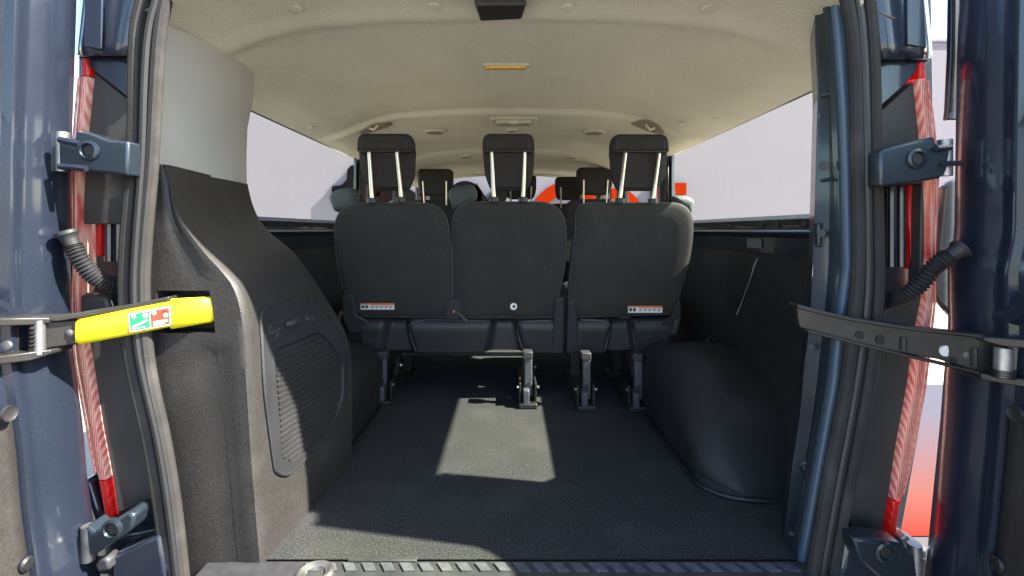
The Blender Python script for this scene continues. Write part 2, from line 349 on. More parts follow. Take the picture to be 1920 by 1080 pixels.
# --- headliner
HP = [(0, .535), (.3, .53), (.5, .513), (.60, .49), (.70, .452), (.735, .434), (.80, .415), (.862, .40)]
def head_z(x, y):
    z = interp(abs(x), HP)
    k = 1 - sstep(0.78, 0.86, abs(x))
    d = -0.012 * (1 - sstep(0.93, 1.06, y)) + 0.016 * sstep(1.195, 1.245, y) - 0.010 * sstep(1.12, 1.19, y)
    d += -0.020 * sstep(2.115, 2.15, y) + 0.012 * sstep(2.74, 2.80, y) - 0.022 * sstep(3.10, 3.16, y) + 0.015 * sstep(3.5, 3.56, y)
    return CZ + z + d * k
g = MB()
ys = [0.94 + 0.02 * i for i in range(17)] + [1.3 + .1 * i for i in range(8)] + [2.09 + .012 * i for i in range(8)] + [2.25 + .08 * i for i in range(6)] + [2.72 + .015 * i for i in range(7)] + [2.95, 3.06] + [3.09 + .015 * i for i in range(6)] + [3.25, 3.4, 3.48, 3.51, 3.54, 3.58, 3.8, 4.0, 4.3, 4.64]
xs = [-0.862 + 0.862 * 2 * i / 60 for i in range(61)]
def hclamp(x, y): k_ = lerp(.80, .862, sstep(1.10, 1.16, y)) if y > 1.1 else .755; return max(-k_, min(k_, x)) if abs(x) > k_ else x
g.grid([[(hclamp(x, y), y, head_z(hclamp(x, y), y)) for x in xs] for y in ys]); obj('headliner', g, HEAD, van, angle=60)
def on_ceiling(px, py):
    Y = 1.5
    for _ in range(30): Y = 0.5 * Y + 0.5 * (head_z(XP(px, Y), Y) - CZ) * F / (CY - py)
    return Vector((XP(px, Y), Y, head_z(XP(px, Y), Y)))
for px, py in ((555, 15), (814, 11), (1063, 13), (1328, 15)):
    p = on_ceiling(px, py); g = MB(); g.lathe(p, (0, -0.25, -1), [(0.014, -0.004), (0.0145, 0.002), (0.012, 0.005), (0.003, 0.006)], 18); obj('roof_clip', g, HEADPL, van)
p = on_ceiling(940, 24)
g = MB(); g.prism([(p.x - .052, p.y, p.z - .022), (p.x + .05, p.y - .012, p.z - .022), (p.x + .058, p.y - .10, p.z - .03), (p.x - .058, p.y - .10, p.z - .03)],
                  [(p.x - .052, p.y, p.z + .03), (p.x + .05, p.y - .012, p.z + .03), (p.x + .058, p.y - .10, p.z + .02), (p.x - .058, p.y - .10, p.z + .02)])
obj('latch_cover', g, TRIM_S, van, bevel=0.006)
p = on_ceiling(949, 121)
rl = obj('roof_lamp', MB().box((p.x - .077, p.y - .016, p.z - .008), (p.x + .077, p.y + .018, p.z + .01)), HEADPL, van, bevel=0.004)
obj('lens', MB().box((p.x - .068, p.y - .011, p.z - .015), (p.x + .066, p.y + .012, p.z - .004)), AMBER, rl, bevel=0.004)
p = on_ceiling(963, 226)
rl = obj('roof_lamp', MB().box((p.x - .11, p.y - .07, p.z - .010), (p.x + .11, p.y + .06, p.z + .01)), HEADPL, van, bevel=0.008)
obj('lens', MB().box((p.x - .082, p.y - .045, p.z - .022), (p.x + .082, p.y + .035, p.z - .006)), LENS_W, rl, bevel=0.006)
obj('switch', MB().box((p.x - .02, p.y - .048, p.z - .025), (p.x + .02, p.y - .03, p.z - .006)), HEADPL, rl, bevel=0.003)
for px, py, rx in ((815, 246, .052), (1114, 247, .052), (873, 293, .04), (1072, 294, .04), (960, 243, .03)):
    p = on_ceiling(px, py)
    v = obj('air_vent', MB().lathe(p, (0, 0, -1), [(rx, -.004), (rx * 1.02, .004), (rx * .86, .010), (rx * .8, .004), (rx * .2, .002)], 26), HEADPL, van)
    for k in range(4):
        yy = p.y - rx * .55 + k * rx * .37; hw = math.sqrt(max(0.0001, (rx * .78) ** 2 - (yy - p.y) ** 2))
        obj('vane', MB().box((p.x - hw, yy, p.z - .011), (p.x + hw, yy + .006, p.z - .003)), BROWN, v)
for px, py in ((705, 238), (1215, 238)):
    p = on_ceiling(px, py); s = 1 if px > 957 else -1
    rings = []
    for (k, dz) in ((1.0, -.003), (0.9, -.006), (0.55, -.004), (0.1, -.003)):
        ring = []
        for a in range(24):
            x = p.x + math.cos(a / 24 * 6.283) * .075 * k; y = p.y + math.sin(a / 24 * 6.283) * .05 * k
            ring.append((x, y, head_z(x, y) + dz))
        rings.append(ring)
    gr = obj('recess_shadow_oval', MB().loft(rings, False, True), BROWN, van)  # flush oval, coloured brown for the shadow inside a recess
    obj('hook', MB().tube([(p.x - .02, p.y - .03, head_z(p.x - .02, p.y) - .004), (p.x, p.y - .035, head_z(p.x, p.y) - .02), (p.x + .02, p.y - .03, head_z(p.x + .02, p.y) - .004)], .006, 8), HEADPL, gr)
for px, py in ((582, 238), (1280, 232), (1343, 222)):
    p = on_ceiling(px, py); obj('roof_clip', MB().lathe(p, (0, 0, -1), [(.012, -.003), (.012, .003), (.004, .005)], 14), HEADPL, van)
# visors
for px0, px1 in ((845, 988), (1000, 1098)):
    a = W(px0, 318, 4.45); b = W(px1, 331, 4.45)
    v = obj('sun_visor', MB().box((a.x, 4.40, b.z), (b.x, 4.425, a.z + .01)), HEADPL, van, bevel=0.01)
    obj('pivot', MB().tube([(a.x, 4.40, a.z + .02), (b.x, 4.40, a.z + .02)], .012, 8), BROWN, v)
    if px0 == 1000: obj('warning_label', MB().box((b.x - .19, 4.395, a.z - .035), (b.x - .04, 4.399, a.z - .005)), mat('yellow_label', (0.75, 0.72, 0.3), 0.6), v)

# --- floor, sill
g = MB()
g.grid([[(-0.86, y, FL), (-.5, y, FL), (0, y, FL), (.5, y, FL), (0.86, y, FL)] for y in (0.985, 1.2, 1.6, 2.2, 3.3, 4.75)]); g.box((-.86, .985, FL - .03), (.86, 4.75, FL - .005))
obj('floor_carpet', g, CARPET, van)
sill = obj('sill_plate', MB().box((-.62, .86, FL - .16), (.66, .982, FL + .002)), SILL, van, bevel=0.008)
for i in range(26):
    x = -.40 + i * .038
    g = MB(); g.prism([(x, .945, FL + .0055), (x + .022, .945, FL + .0055), (x + .008, .968, FL + .0055), (x - .014, .968, FL + .0055)], [(x, .945, FL), (x + .022, .945, FL), (x + .008, .968, FL), (x - .014, .968, FL)])
    obj('tread_rib', g, SILLR, sill)
c = W(590, 1075, 0.938); c.z = FL
obj('lashing_ring', MB().lathe(c, (0, 0, 1), [(.036, .0), (.036, .006), (.030, .010), (.020, .006), (.018, .001), (.003, .001)], 28), STEEL, sill)
obj('sill_step', MB().box((-.33, .972, FL + .002), (-.19, .984, FL + .007)), SILL, sill, bevel=.002)

# --- side walls inside (waist rail, liner, wheel arch)
def wall_x(z):   # half width of the lining at height above the load floor
    return interp(z - FL, [(0, .70), (.10, .745), (.22, .815), (.35, .83), (.62, .835)])
for s in (-1, 1):
    y0 = 1.10 if s > 0 else 1.30
    rail = [(.884, 1.320), (.865, 1.317), (.853, 1.309), (.853, 1.292), (.850, 1.280), (.832, 1.276), (.826, 1.270), (.828, 1.262), (.846, 1.252), (.846, 1.195)]
    g = MB(); g.grid([[(s * x, y, z) for x, z in rail] for y in (y0, 1.6, 2.1, 2.82)]); wr = obj('waist_rail', g, PAINT_IN, van, angle=50)
    g = MB(); g.grid([[(s * (x - .003), y, z) for x, z in rail[:4]] for y in (y0 + .01, 2.81)]); obj('window_ledge', g, BLACKPL, van, angle=50)
    for y in (1.38, 1.52, 1.62, 1.85, 2.05, 2.25, 2.45):
        obj('clip', MB().box((s * .845, y, 1.285), (s * .857, y + .02, 1.30)), GREYPL, wr, bevel=.002)
    zz = [FL - .01 + (1.198 - FL + .01) * i / 16 for i in range(17)]
    g = MB(); g.grid([[(s * wall_x(z), y, z) for z in zz] + [(s * .846, y, 1.20)] for y in (y0, 1.5, 2.0, 2.74)]); lb = obj('side_liner', g, LINER, van)
    g = MB(); g.box((s * .835, 2.74, FL), (s * .87, 4.75, 1.30)); obj('side_trim', g, TRIM_S, van, bevel=.01)
    # pillar between the windows, belt
    g = MB(); o12 = .12 if s < 0 else 0
    g.grid([[(s * x, y + o12, z) for x, y in ((.882, 2.585), (.868, 2.58), (.855, 2.60), (.85, 2.78), (.864, 2.815), (.882, 2.815))] for z in (1.20, 1.45, 1.69)]); obj('body_pillar', g, PAINT_IN, van, angle=50)
    g = MB(); g.grid([[(s * x, y, z) for x, y in ((.882, 3.60), (.86, 3.60), (.85, 3.64), (.85, 3.84), (.86, 3.88), (.882, 3.88))] for z in (0.7, 1.45, 1.69)]); obj('body_pillar', g, TRIM_S, van, angle=50)
    g = MB(); g.grid([[(s * .842 + dx, 2.56 + o12 + dy, z) for dx, dy in ((0, 0), (0, .045))] for z in (1.66, 1.5, 1.36)]); g.grid([[(s * lerp(.842, .80, t), 2.56 + o12 - .05 * t + d, 1.36 - .30 * t) for d in (0, .045)] for t in (0, .5, 1)])
    obj('seat_belt', g, BLACKPL, van, solid=.003)
    # small clips on rubber at top of liner
    # wheel arch
    N = 26; rows = []
    for i in range(N + 1):
        y = lerp(1.205, 2.32, i / N); t = (y - 1.74) / 0.53
        h = 0.245 * max(0.0, 1 - abs(t) ** 2.2) ** 0.72 if abs(t) < 1 else 0
        xin = .50 + .10 * (1 - sstep(1.205, 1.30, y)) ** 2
        xo = wall_x(FL + h) + .004
        rr = min(.085, h * .75) + .001
        prof = [(xin - .008, 0), (xin, .004)]
        prof += [(xin, max(.005, h - rr))] + [(xin + rr * 1.15 * (1 - math.cos(a * math.pi / 16)), max(.005, h - rr) + (h - max(.005, h - rr)) * math.sin(a * math.pi / 16)) for a in range(1, 9)]
        xq = prof[-1][0]
        prof += [(lerp(xq, xo, .5), h), (xo, h * .995)]
        rows.append([(s * x, y, FL + z + .001) for x, z in prof])
    a_ = obj('wheel_arch', MB().grid(rows), ARCH, van, angle=60)
    g = MB(); pts = [(.64, 1.185), (.56, 1.20), (.515, 1.235), (.492, 1.30), (.488, 1.6), (.488, 2.3)]
    pts = spline(pts, 4); g.tube([(s * x, y, FL + .006) for x, y in pts], .007, 6, flat=.8); obj('edge_lip', g, BLACKPL, a_)
    for yy in (1.72,):
        h = 0.245 * (1 - abs((yy - 1.74) / .53) ** 2.2) ** .72; rr = min(.085, h * .75)
        pr = [(.5 - .002, h * .2), (.498, h - rr)] + [(.499 + rr * 1.15 * (1 - math.cos(a * math.pi / 16)), h - rr + (rr + .002) * math.sin(a * math.pi / 16)) for a in range(1, 9)] + [(.80, h + .002)]
        obj('mould_line', MB().grid([[(s * x, yy + d, FL + z + .0004) for x, z in pr] for d in (0, .005)]), ARCH, a_)
# fixings on the right liner: cable grommet above the arch, bolts, scuff
gl = W(1345, 655, 1.93); gx = wall_x(gl.z)
obj('cable_grommet', MB().lathe((gx + .003, 1.90, gl.z + .01), (-1, 0, 0), [(.045, -.004), (.044, .010), (.034, .014), (.03, .004), (.002, .004)], 20), BLACKPL, van)
obj('loose_cable', MB().tube(spline([(gx - .002, 1.92, gl.z + .05), (gx - .03, 1.89, gl.z + .02), (gx - .02, 1.86, gl.z - .01), (gx - .035, 1.84, gl.z - .03), (gx - .006, 1.80, gl.z - .05)], 5), .006, 6), GREYPL, van)
for px, py in ((1385, 540), (1395, 590), (1310, 495), (1450, 470), (1470, 545)):
    zz_ = None; Y = .83 * F / (px - CX); z = ZP(py, Y); x = wall_x(z)
    obj('trim_screw', MB().lathe((x + .002, Y, z), (-1, 0, 0), [(.005, 0), (.005, .004), (.002, .005)], 10), GREYPL, van)
# scratch on liner (a pale scuffed gouge)
g = MB(); pth = [W(x, y, .828 * F / (x - CX)) for x, y in ((1424, 484), (1418, 497), (1408, 530), (1399, 552), (1392, 572), (1384, 590))]
g.tube([p - Vector((.006, 0, 0)) for p in pth], [.002, .003, .0012, .0012, .0016, .003], 5); obj('scuff_mark', g, mat('scuff', (.22, .21, .20), .9), van)
obj('tape_patch', MB().box((.838, 1.615, 1.215), (.8445, 1.70, 1.247)), mat('tape', (.10, .115, .11), .6), van)

# --- right rear pillar, painted metal
LE = [(60, 1528), (90, 1530), (160, 1533), (400, 1527), (600, 1520), (700, 1508), (800, 1500), (900, 1485), (1000, 1475), (1080, 1465), (1200, 1450)]
FE = [(-80, 1566), (0, 1572), (60, 1578), (200, 1588), (300, 1592), (500, 1596), (600, 1582), (720, 1570), (860, 1545), (1000, 1520), (1080, 1505), (1200, 1485)]
g = MB(); rows = []
for i in range(41):
    y = lerp(-10, 1110, i / 40); ye = interp(y, LE); yf = interp(y, FE)
    z = ZP(y, 0.985)
    e0 = XP(ye, 1.04); e1 = XP(yf, .985)
    rows.append([(.86, 1.125, z), (e0 + .04, 1.12, z), (e0 + .004, 1.046, z), (e0, 1.04, z), (e0 + .004, 1.034, z), (lerp(e0, e1, .45), 1.018, z), (e1 - .022, 1.002, z), (e1 - .019, .990, z), (e1 + .02, .980, z)])
rp = obj('rear_pillar', MB().grid(rows), PAINT_IN, van, angle=25)
FLANGE = mat('navy_sky_lit', (0.07, 0.11, 0.165), 0.5, 0.3, coat=0.1)  # body paint lightened to imitate sky reflected along the flange
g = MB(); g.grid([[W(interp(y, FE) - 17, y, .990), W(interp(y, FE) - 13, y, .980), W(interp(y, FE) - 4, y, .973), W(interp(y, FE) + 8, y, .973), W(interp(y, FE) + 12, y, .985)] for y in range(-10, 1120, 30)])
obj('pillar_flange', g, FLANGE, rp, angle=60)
def pil(px, py):   # point on the pillar's face
    Y = 1.02
    for _ in range(8):
        z = ZP(py, Y); yq = CY + (CZ - z) * F / .985; e0 = XP(interp(yq, LE), 1.04); e1 = XP(interp(yq, FE), .985) - .024
        Y = lerp(1.034, 1.004, min(1, max(0, (XP(px, Y) - e0) / max(.01, e1 - e0))))
    return W(px, py, Y - .001)
PN = (-.55, -.83, 0)
for px, py, rr, ring in ((1553, 155, .011, 0), (1553, 215, .020, 1), (1546, 281, .009, 0), (1544, 311, .010, 0), (1549, 437, .010, 0), (1540, 437, .008, 0), (1528, 735, .005, 0), (1516, 822, .015, 1), (1513, 877, .014, 1), (1560, 645, .007, 0), (1521, 650, .006, 0), (1484, 1000, .005, 0), (1488, 1060, .012, 1)):
    p = pil(px, py)
    if ring:
        h = obj('ring_hole', MB().lathe(p, PN, [(rr, -.002), (rr, .004), (rr * .75, .006), (rr * .6, .001), (.001, .0005)], 18), PAINT_IN, rp)
        obj('pillar_hole', MB().lathe(p + Vector((0, -.001, 0)), PN, [(rr * .55, 0), (rr * .5, .002), (.0005, .002)], 14), RUBBER_D, rp)
    else: obj('pillar_hole', MB().lathe(p, PN, [(rr, -.001), (rr, .002), (.0005, .0022)], 14), RUBBER_D, rp)
p = pil(1555, 95); obj('pillar_slot', MB().box((p.x - .004, p.y - .006, p.z - .02), (p.x + .002, p.y + .006, p.z + .022)), RUBBER_D, rp)
p = pil(1566, 304)
for dz in (-.010, .010): obj('paint_dash', MB().box((p.x - .004, p.y - .004, p.z + dz - .003), (p.x, p.y + .004, p.z + dz + .003)), WHITEP, rp)
p = pil(1550, 437); obj('pressed_plate', MB().box((p.x - .018, p.y + .001, p.z - .03), (p.x + .016, p.y + .02, p.z + .022)), PAINT_IN, rp, bevel=.003)
for y in (175, 335): 
    p = pil(1555, y); obj('pressed_rib', MB().tube([pil(1540, y + 4), pil(1570, y - 2)], .004, 8), PAINT_IN, rp)

# --- left rear pillar: pale upper trim and dark quarter trim
rows = []
for i in range(13):
    t = i / 12
    xL = lerp(300, 290, t); xR = interp(t, [(0, 478), (.25, 474), (.5, 464), (.8, 462), (1, 463)])
    row = []
    for k in range(9):
        u = k / 8; Y = lerp(.992, 1.372, u)
        p = W(lerp(xL, xR, u), 0, Y); zt = CZ + lerp(.432, .452, u); zb = CZ + lerp(.1265, .1325, u)
        X = lerp(XP(xL, .992), XP(xR, 1.372), u) + .018 * math.sin(math.pi * u)
        row.append((X, Y, lerp(zt, zb, t)))
    row.append((row[-1][0] - .17, 1.385, row[-1][2])); row.insert(0, (row[0][0] - .05, .985, row[0][2]))
    rows.append(row)
obj('upper_trim', MB().grid(rows), WHITE_TRIM, van, angle=40)

def prof_z(pts, Y): return sorted((( CY - y) * Y / F, XP(x, Y)) for x, y in spline(pts, 6))
YA, YBm, YC = .972, .985, 1.39
PA = prof_z([(292, 316), (287, 400), (280, 480), (276, 560), (278, 640), (286, 720), (302, 800), (322, 900), (334, 1000), (345, 1080), (350, 1150)], YA)
PB = prof_z([(318, 312), (330, 345), (345, 405), (385, 462), (430, 510), (452, 540), (466, 590), (472, 660), (478, 760), (484, 860), (492, 960), (502, 1080), (506, 1150)], YBm)
PC = prof_z([(463, 340), (476, 390), (500, 430), (560, 483), (610, 558), (640, 608), (655, 650), (660, 700), (660, 780), (660, 880)], YC)
zl = [.130 - (.130 + .70) * i / 60 for i in range(61)]
zl = sorted(set([round(z, 5) for z in zl if not (-.208 < z < -.122)] + [-.122, -.140, -.160, -.180, -.208]), reverse=True)
us = [0, .1, .3, .5, .68, .8, .90, .96]
def bc(u, z):     # side face of the quarter trim, u 0 at the near ridge, 1 at the far edge
    xb, xc = interp(z, PB), interp(z, PC)
    return Vector((lerp(xb, xc, u), lerp(YBm, YC, u), CZ + z))
g = MB(); rows = []
for z in zl:
    a, b = interp(z, PA), interp(z, PB)
    row = [(a - .03, YA - .004, CZ + z)] + [(lerp(a, b, u), lerp(YA, YBm - .013, u) - .0 + (.012 * math.exp(-((u - .62) / .06) ** 2) if z < -.24 or z > -.10 else 0), CZ + z) for u in us]
    row += [(b - .003, YBm - .008, CZ + z)]
    for u in (0.02, .06, .12, .25, .4, .55, .7, .85, .96): 
        q = bc(u, z); row.append(tuple(q))
    q = bc(1, z); row += [tuple(q), (q.x - .02, YC + .015, q.z), (min(q.x - .04, -.80), YC + .02, q.z)]
    rows.append(row)
i0 = zl.index(-.122); i1 = zl.index(-.208); j0 = 1 + us.index(.1); j1 = 1 + us.index(.68)
skip = {(i, j) for i in range(i0, i1) for j in range(j0, j1)}
g.grid(rows, 0, skip=skip)
# slot walls
loop = [rows[i0][j] for j in range(j0, j1 + 1)] + [rows[i][j1] for i in range(i0 + 1, i1 + 1)] + [rows[i1][j] for j in range(j1 - 1, j0 - 1, -1)] + [rows[i][j0] for i in range(i1 - 1, i0, -1)]
g.grid([loop, [(x, y + .05, z) for x, y, z in loop]], 0, closed=True)
# top cap
tp = rows[0]; g.grid([tp, [(x, y, z + .004) for x, y, z in tp]], 0)
qt = obj('quarter_trim', g, TRIM, van, angle=45)
obj('slot_back', MB().box((loop[0][0] - .02, 1.022, CZ - .215), (loop[0][0] + .118, 1.03, CZ - .115)), RUBBER_D, van)
c0 = W(335, 568, 1.005); obj('slot_bracket', MB().box((c0.x - .035, 1.0, c0.z - .012), (c0.x + .02, 1.025, c0.z + .012)), PAINT_IN, van, bevel=.003)

def on_bc(px, py, off=0.0):
    lo_, hi = -0.05, 1.0
    for _ in range(40):
        u = (lo_ + hi) / 2; Y = lerp(YBm, YC, u); z = (CY - py) * Y / F
        if CX + bc(u, z).x * F / Y < px: lo_ = u
        else: hi = u
    p = bc(u, z); return p + Vector((.985, -.15, 0)) * off
pan = rpoly([(483, 578), (560, 552), (588, 562), (650, 640), (650, 765), (632, 805), (536, 896), (512, 888), (492, 740)], [22, 18, 14, 25, 30, 25, 16, 14, 30], 5)
cen = (570, 715)
def ring_on(poly, off): return [on_bc(x, y, off) for x, y in poly]
g = MB(); g.loft([ring_on(pan, -.004), ring_on(pan, .004), ring_on(inset(pan, 2.5), .0065), ring_on(inset(pan, 7), .0055)], False, False)
gpoly = rpoly([(509, 655), (590, 622), (606, 630), (641, 675), (641, 745), (624, 790), (548, 868), (526, 862)], [14, 10, 8, 16, 20, 16, 12, 10], 5)
# fill between inset panel and the grille opening
inner = [on_bc(x, y, .006) for x, y in gpoly]
bmq = bmesh.new()
o_ring = [bmq.verts.new(p) for p in ring_on(inset(pan, 7), .0055)]; i_ring = [bmq.verts.new(p) for p in inner]
eds = [bmq.edges.new((r_[k], r_[(k + 1) % len(r_)])) for r_ in (o_ring, i_ring) for k in range(len(r_))]
bmesh.ops.triangle_fill(bmq, edges=eds, use_beauty=True); bmq.verts.index_update()
g.add([v.co.copy() for v in bmq.verts], [tuple(v.index for v in f.verts) for f in bmq.faces]); bmq.free()
g.loft([inner, [on_bc(x, y, -.004) for x, y in inset(gpoly, 1)]], False, True)
ap = obj('access_panel', g, TRIM_S, van, angle=30)
# slats of the panel: horizontal ribs
poly3 = [(p.y, p.z) for p in inner]
def span(z):
    ys_ = []
    for k in range(len(poly3)):
        (y0, z0), (y1, z1) = poly3[k], poly3[(k + 1) % len(poly3)]
        if (z0 - z) * (z1 - z) < 0: ys_.append(lerp(y0, y1, (z - z0) / (z1 - z0)))
    return (min(ys_), max(ys_)) if len(ys_) >= 2 else None
zt = max(z for y, z in poly3); zb = min(z for y, z in poly3); zc = zt - .008
while zc > zb + .008:
    sp = span(zc)
    if sp and sp[1] - sp[0] > .03:
        a, b = sp[0] + .006, sp[1] - .006; rows = []
        for k in range(5):
            Y = lerp(a, b, k / 4); u = (Y - YBm) / (YC - YBm); q0 = bc(u, zc - CZ)
            rows.append([q0 + Vector((.985, -.15, 0)) * o_ + Vector((0, 0, dz)) for o_, dz in ((-.004, -.0045), (.003, -.003), (.003, .0022), (-.004, .0045))])
        obj('slat', MB().grid(rows), TRIM_S, ap, angle=20)
    zc -= .0125
for px, py, rr in ((508, 622, .016), (576, 597, .016)):
    p = on_bc(px, py, .0055)
    l_ = obj('turn_lock', MB().lathe(p, (1, -.1, 0), [(rr * 1.25, -.001), (rr * 1.2, .003), (rr, .002), (rr * .9, -.002), (.001, -.002)], 22), GREYPL, ap)
    obj('lock_slot', MB().box((p.x - .002, p.y - .012, p.z - .0025), (p.x + .004, p.y + .012, p.z + .0025)), LEGM, ap, bevel=.001)
p = on_bc(545, 607, .004)
obj('finger_pull', MB().tube([(p.x - .004, p.y - .03, p.z + .002), (p.x + .006, p.y - .012, p.z + .004), (p.x + .006, p.y + .015, p.z + .004), (p.x - .004, p.y + .03, p.z + .002)], .008, 8), GREYPL, ap)

# --- door opening seals: three rubber beads on each side, joined over the top
LB = {0: [(-90, 292), (-40, 276), (0, 268), (60, 256), (150, 253), (300, 250), (450, 238), (545, 235), (650, 243), (720, 256), (820, 279), (940, 299), (1080, 317), (1180, 328)],
      1: [(-90, 318), (-40, 304), (0, 294), (60, 280), (150, 273), (300, 268), (450, 257), (545, 253), (650, 260), (720, 273), (820, 296), (940, 316), (1080, 333), (1180, 344)],
      2: [(-90, 336), (-40, 322), (0, 310), (60, 300), (150, 293), (300, 285), (450, 272), (545, 268), (650, 274), (720, 284), (820, 306), (940, 326), (1080, 342), (1180, 352)]}
RB = {0: [(-90, 1606), (0, 1627), (100, 1636), (300, 1641), (500, 1645), (600, 1641), (720, 1625), (800, 1611), (900, 1592), (1000, 1573), (1080, 1560), (1180, 1545)],
      1: [(-90, 1588), (0, 1608), (100, 1619), (300, 1625), (500, 1628), (600, 1622), (720, 1606), (800, 1592), (900, 1573), (1000, 1555), (1080, 1541), (1180, 1526)],
      2: [(-90, 1566), (0, 1588), (100, 1603), (300, 1608), (500, 1610), (600, 1601), (720, 1588), (800, 1573), (900, 1554), (1000, 1537), (1080, 1523), (1180, 1508)]}
for b, (Y, rr, m_) in {0: (.945, .0125, RUBBER), 1: (.938, .0085, RUBBER_D), 2: (.945, .0125, RUBBER)}.items():
    lp = [W(x, y, Y) for y, x in reversed(LB[b])]; rp_ = [W(x, y, Y) for y, x in RB[b]]
    top = [Vector((x, Y, CZ + .585 - .02 * abs(x) - b * .02)) for x in (-.60, -.3, 0, .3, .60)]
    path = spline([tuple(p) for p in lp + top + rp_], 5)
    obj('door_seal', MB().tube(path, rr, 10, flat=1.0), m_, van, label='grey ribbed rubber seal round the rear opening' if b == 0 else None)

# --- body corners: recess, painted upper corner, lamp housing, lamps
def wpoly(name, poly, Y, depth, m_, parent, bevel=.002, **k):
    fr = [W(x, y, Y if not callable(Y) else Y(x, y)) for x, y in poly]; return obj(name, MB().prism(fr, [p + Vector((0, depth, 0)) for p in fr]), m_, parent, bevel=bevel, **k)
def yl(x, y): return .958 + .03 * (x < 175)
# dark recess backing
wpoly('jamb', [(150, -120), (300, -120), (282, 60), (262, 300), (255, 560), (275, 760), (312, 1000), (335, 1180), (215, 1180), (190, 1000), (165, 800), (150, 560), (145, 300)], 1.03, .02, PAINT_IN, van)
wpoly('jamb', [(1745, -120), (1575, -120), (1600, 60), (1622, 300), (1630, 560), (1605, 760), (1568, 1000), (1540, 1180), (1660, 1180), (1690, 1000), (1725, 800), (1745, 560), (1752, 300)], 1.03, .02, PAINT_IN, van)
# painted upper corners, shaped sections running up to the roof
def corner(xo, xi, ys_, s):
    rows = []
    for y, a, b in ys_:
        q = []
        for t, Y in ((0, 1.0), (.06, .965), (.14, .955), (.20, .950), (.28, .954), (.50, .954), (.56, .948), (.68, .945), (.82, .945), (1.0, .955)):
            q.append(W(lerp(a, b, t), y, Y))
        rows.append(q)
    return obj('upper_corner', MB().grid(rows), PAINT, van, solid=.004, angle=40)
corner(0, 0, [(-140, 165, 296), (0, 152, 272), (40, 148, 262), (80, 144, 254), (104, 142, 250)], -1)
corner(0, 0, [(-140, 1722, 1598), (0, 1737, 1626), (40, 1741, 1632), (80, 1745, 1638), (110, 1746, 1642)], 1)
for P_ in ([(145, 106), (252, 98), (250, 190), (236, 180), (170, 128), (152, 118)], [(1745, 113), (1640, 104), (1645, 205), (1690, 165), (1715, 138), (1722, 128)]):
    wpoly('corner_panel', P_, .972, .05, PAINT, van)
for a, b in (((158, 92), (193, 97)), ((1698, 90), (1738, 98))):
    wpoly('drip_joint', [(a[0], a[1]), (b[0], b[1]), (b[0], b[1] + 4), (a[0], a[1] + 3)], .952, .004, RUBBER_D, van, bevel=0)
wpoly('channel_strip', [(160, -60), (192, -60), (190, 92), (156, 88)], .9465, .006, PAINT, van)
wpoly('channel_strip', [(1700, -60), (1730, -60), (1738, 90), (1703, 84)], .9465, .006, PAINT, van)
# lamp housings (black)
wpoly('lamp_housing', [(158, 140), (170, 130), (240, 186), (240, 300), (236, 420), (150, 420), (146, 300), (150, 200)], .982, .04, LAMPPL, van)
wpoly('lamp_housing', [(148, 548), (200, 552), (208, 570), (240, 590), (246, 700), (262, 800), (285, 935), (212, 966), (205, 930), (182, 800), (160, 680)], .982, .04, LAMPPL, van)
wpoly('lamp_housing', [(1722, 146), (1650, 210), (1652, 300), (1655, 345), (1748, 345), (1738, 240)], .982, .04, LAMPPL, van)
wpoly('lamp_housing', [(1742, 548), (1660, 580), (1645, 700), (1625, 800), (1590, 960), (1600, 1000), (1672, 1010), (1690, 870), (1715, 720), (1732, 620)], .982, .04, LAMPPL, van)
wpoly('lamp_spine', [(1728, 345), (1745, 345), (1742, 560), (1724, 560)], .982, .03, LAMPPL, van)
wpoly('red_strip', [(180, 320), (190, 335), (188, 480), (178, 480)], 1.005, .02, LENS_R, van)  # narrow red strips set back between lamp and seal
wpoly('red_strip', [(1703, 345), (1717, 345), (1717, 505), (1708, 505)], 1.005, .02, LENS_R, van)
for xx, y0, y1 in ((205, 330, 490), (222, 330, 490), (1672, 350, 500), (1690, 350, 500)):
    obj('jamb_flute', MB().tube([W(xx, y0, 1.018), W(xx, y1, 1.018)], .009, 10), PAINT, van)
wpoly('grommet_block', [(150, 552), (197, 556), (206, 580), (204, 600), (160, 612), (148, 600)], .965, .03, LAMPPL, van, bevel=.006)

def tail_lamp(edges, capsplit, side):
    lamp = None
    def rows_for(y0, y1, n):
        R = []
        for i in range(n + 1):
            y = lerp(y0, y1, i / n); a = interp(y, [(e[0], e[1]) for e in edges]); b = interp(y, [(e[0], e[2]) for e in edges])
            row = []
            for t, Y in ((0, 1.14), (0, 1.03), (.06, .992), (.2, .978), (.5, .968), (.8, .966), (.94, .968), (1, .978), (1, 1.0)):
                xx = W(lerp(a, b, t), y, .97)
                row.append(Vector((xx.x - (0.004 * (Y - .97) / .1) * 0, Y, xx.z)))
            R.append(row)
        return R
    c0, c1 = capsplit; y0 = edges[0][0]; y1 = edges[-1][0]
    lamp = obj('tail_lamp', MB().grid(rows_for(c0 + 2, c1 - 2, 40)), LENS_P, van, angle=60)
    obj('red_lens', MB().grid(rows_for(y0, c0, 5)), LENS_R, lamp, angle=60)
    obj('red_lens', MB().grid(rows_for(c1, y1, 8)), LENS_R, lamp, angle=60)
    for t in (.33, .66):
        pth = [W(lerp(interp(y, [(e[0], e[1]) for e in edges]), interp(y, [(e[0], e[2]) for e in edges]), t), y, .967) for y in range(int(c0 + 4), int(c1 - 2), 20)]
        obj('lens_rib', MB().tube(pth, .0022, 6), LENS_P, lamp)
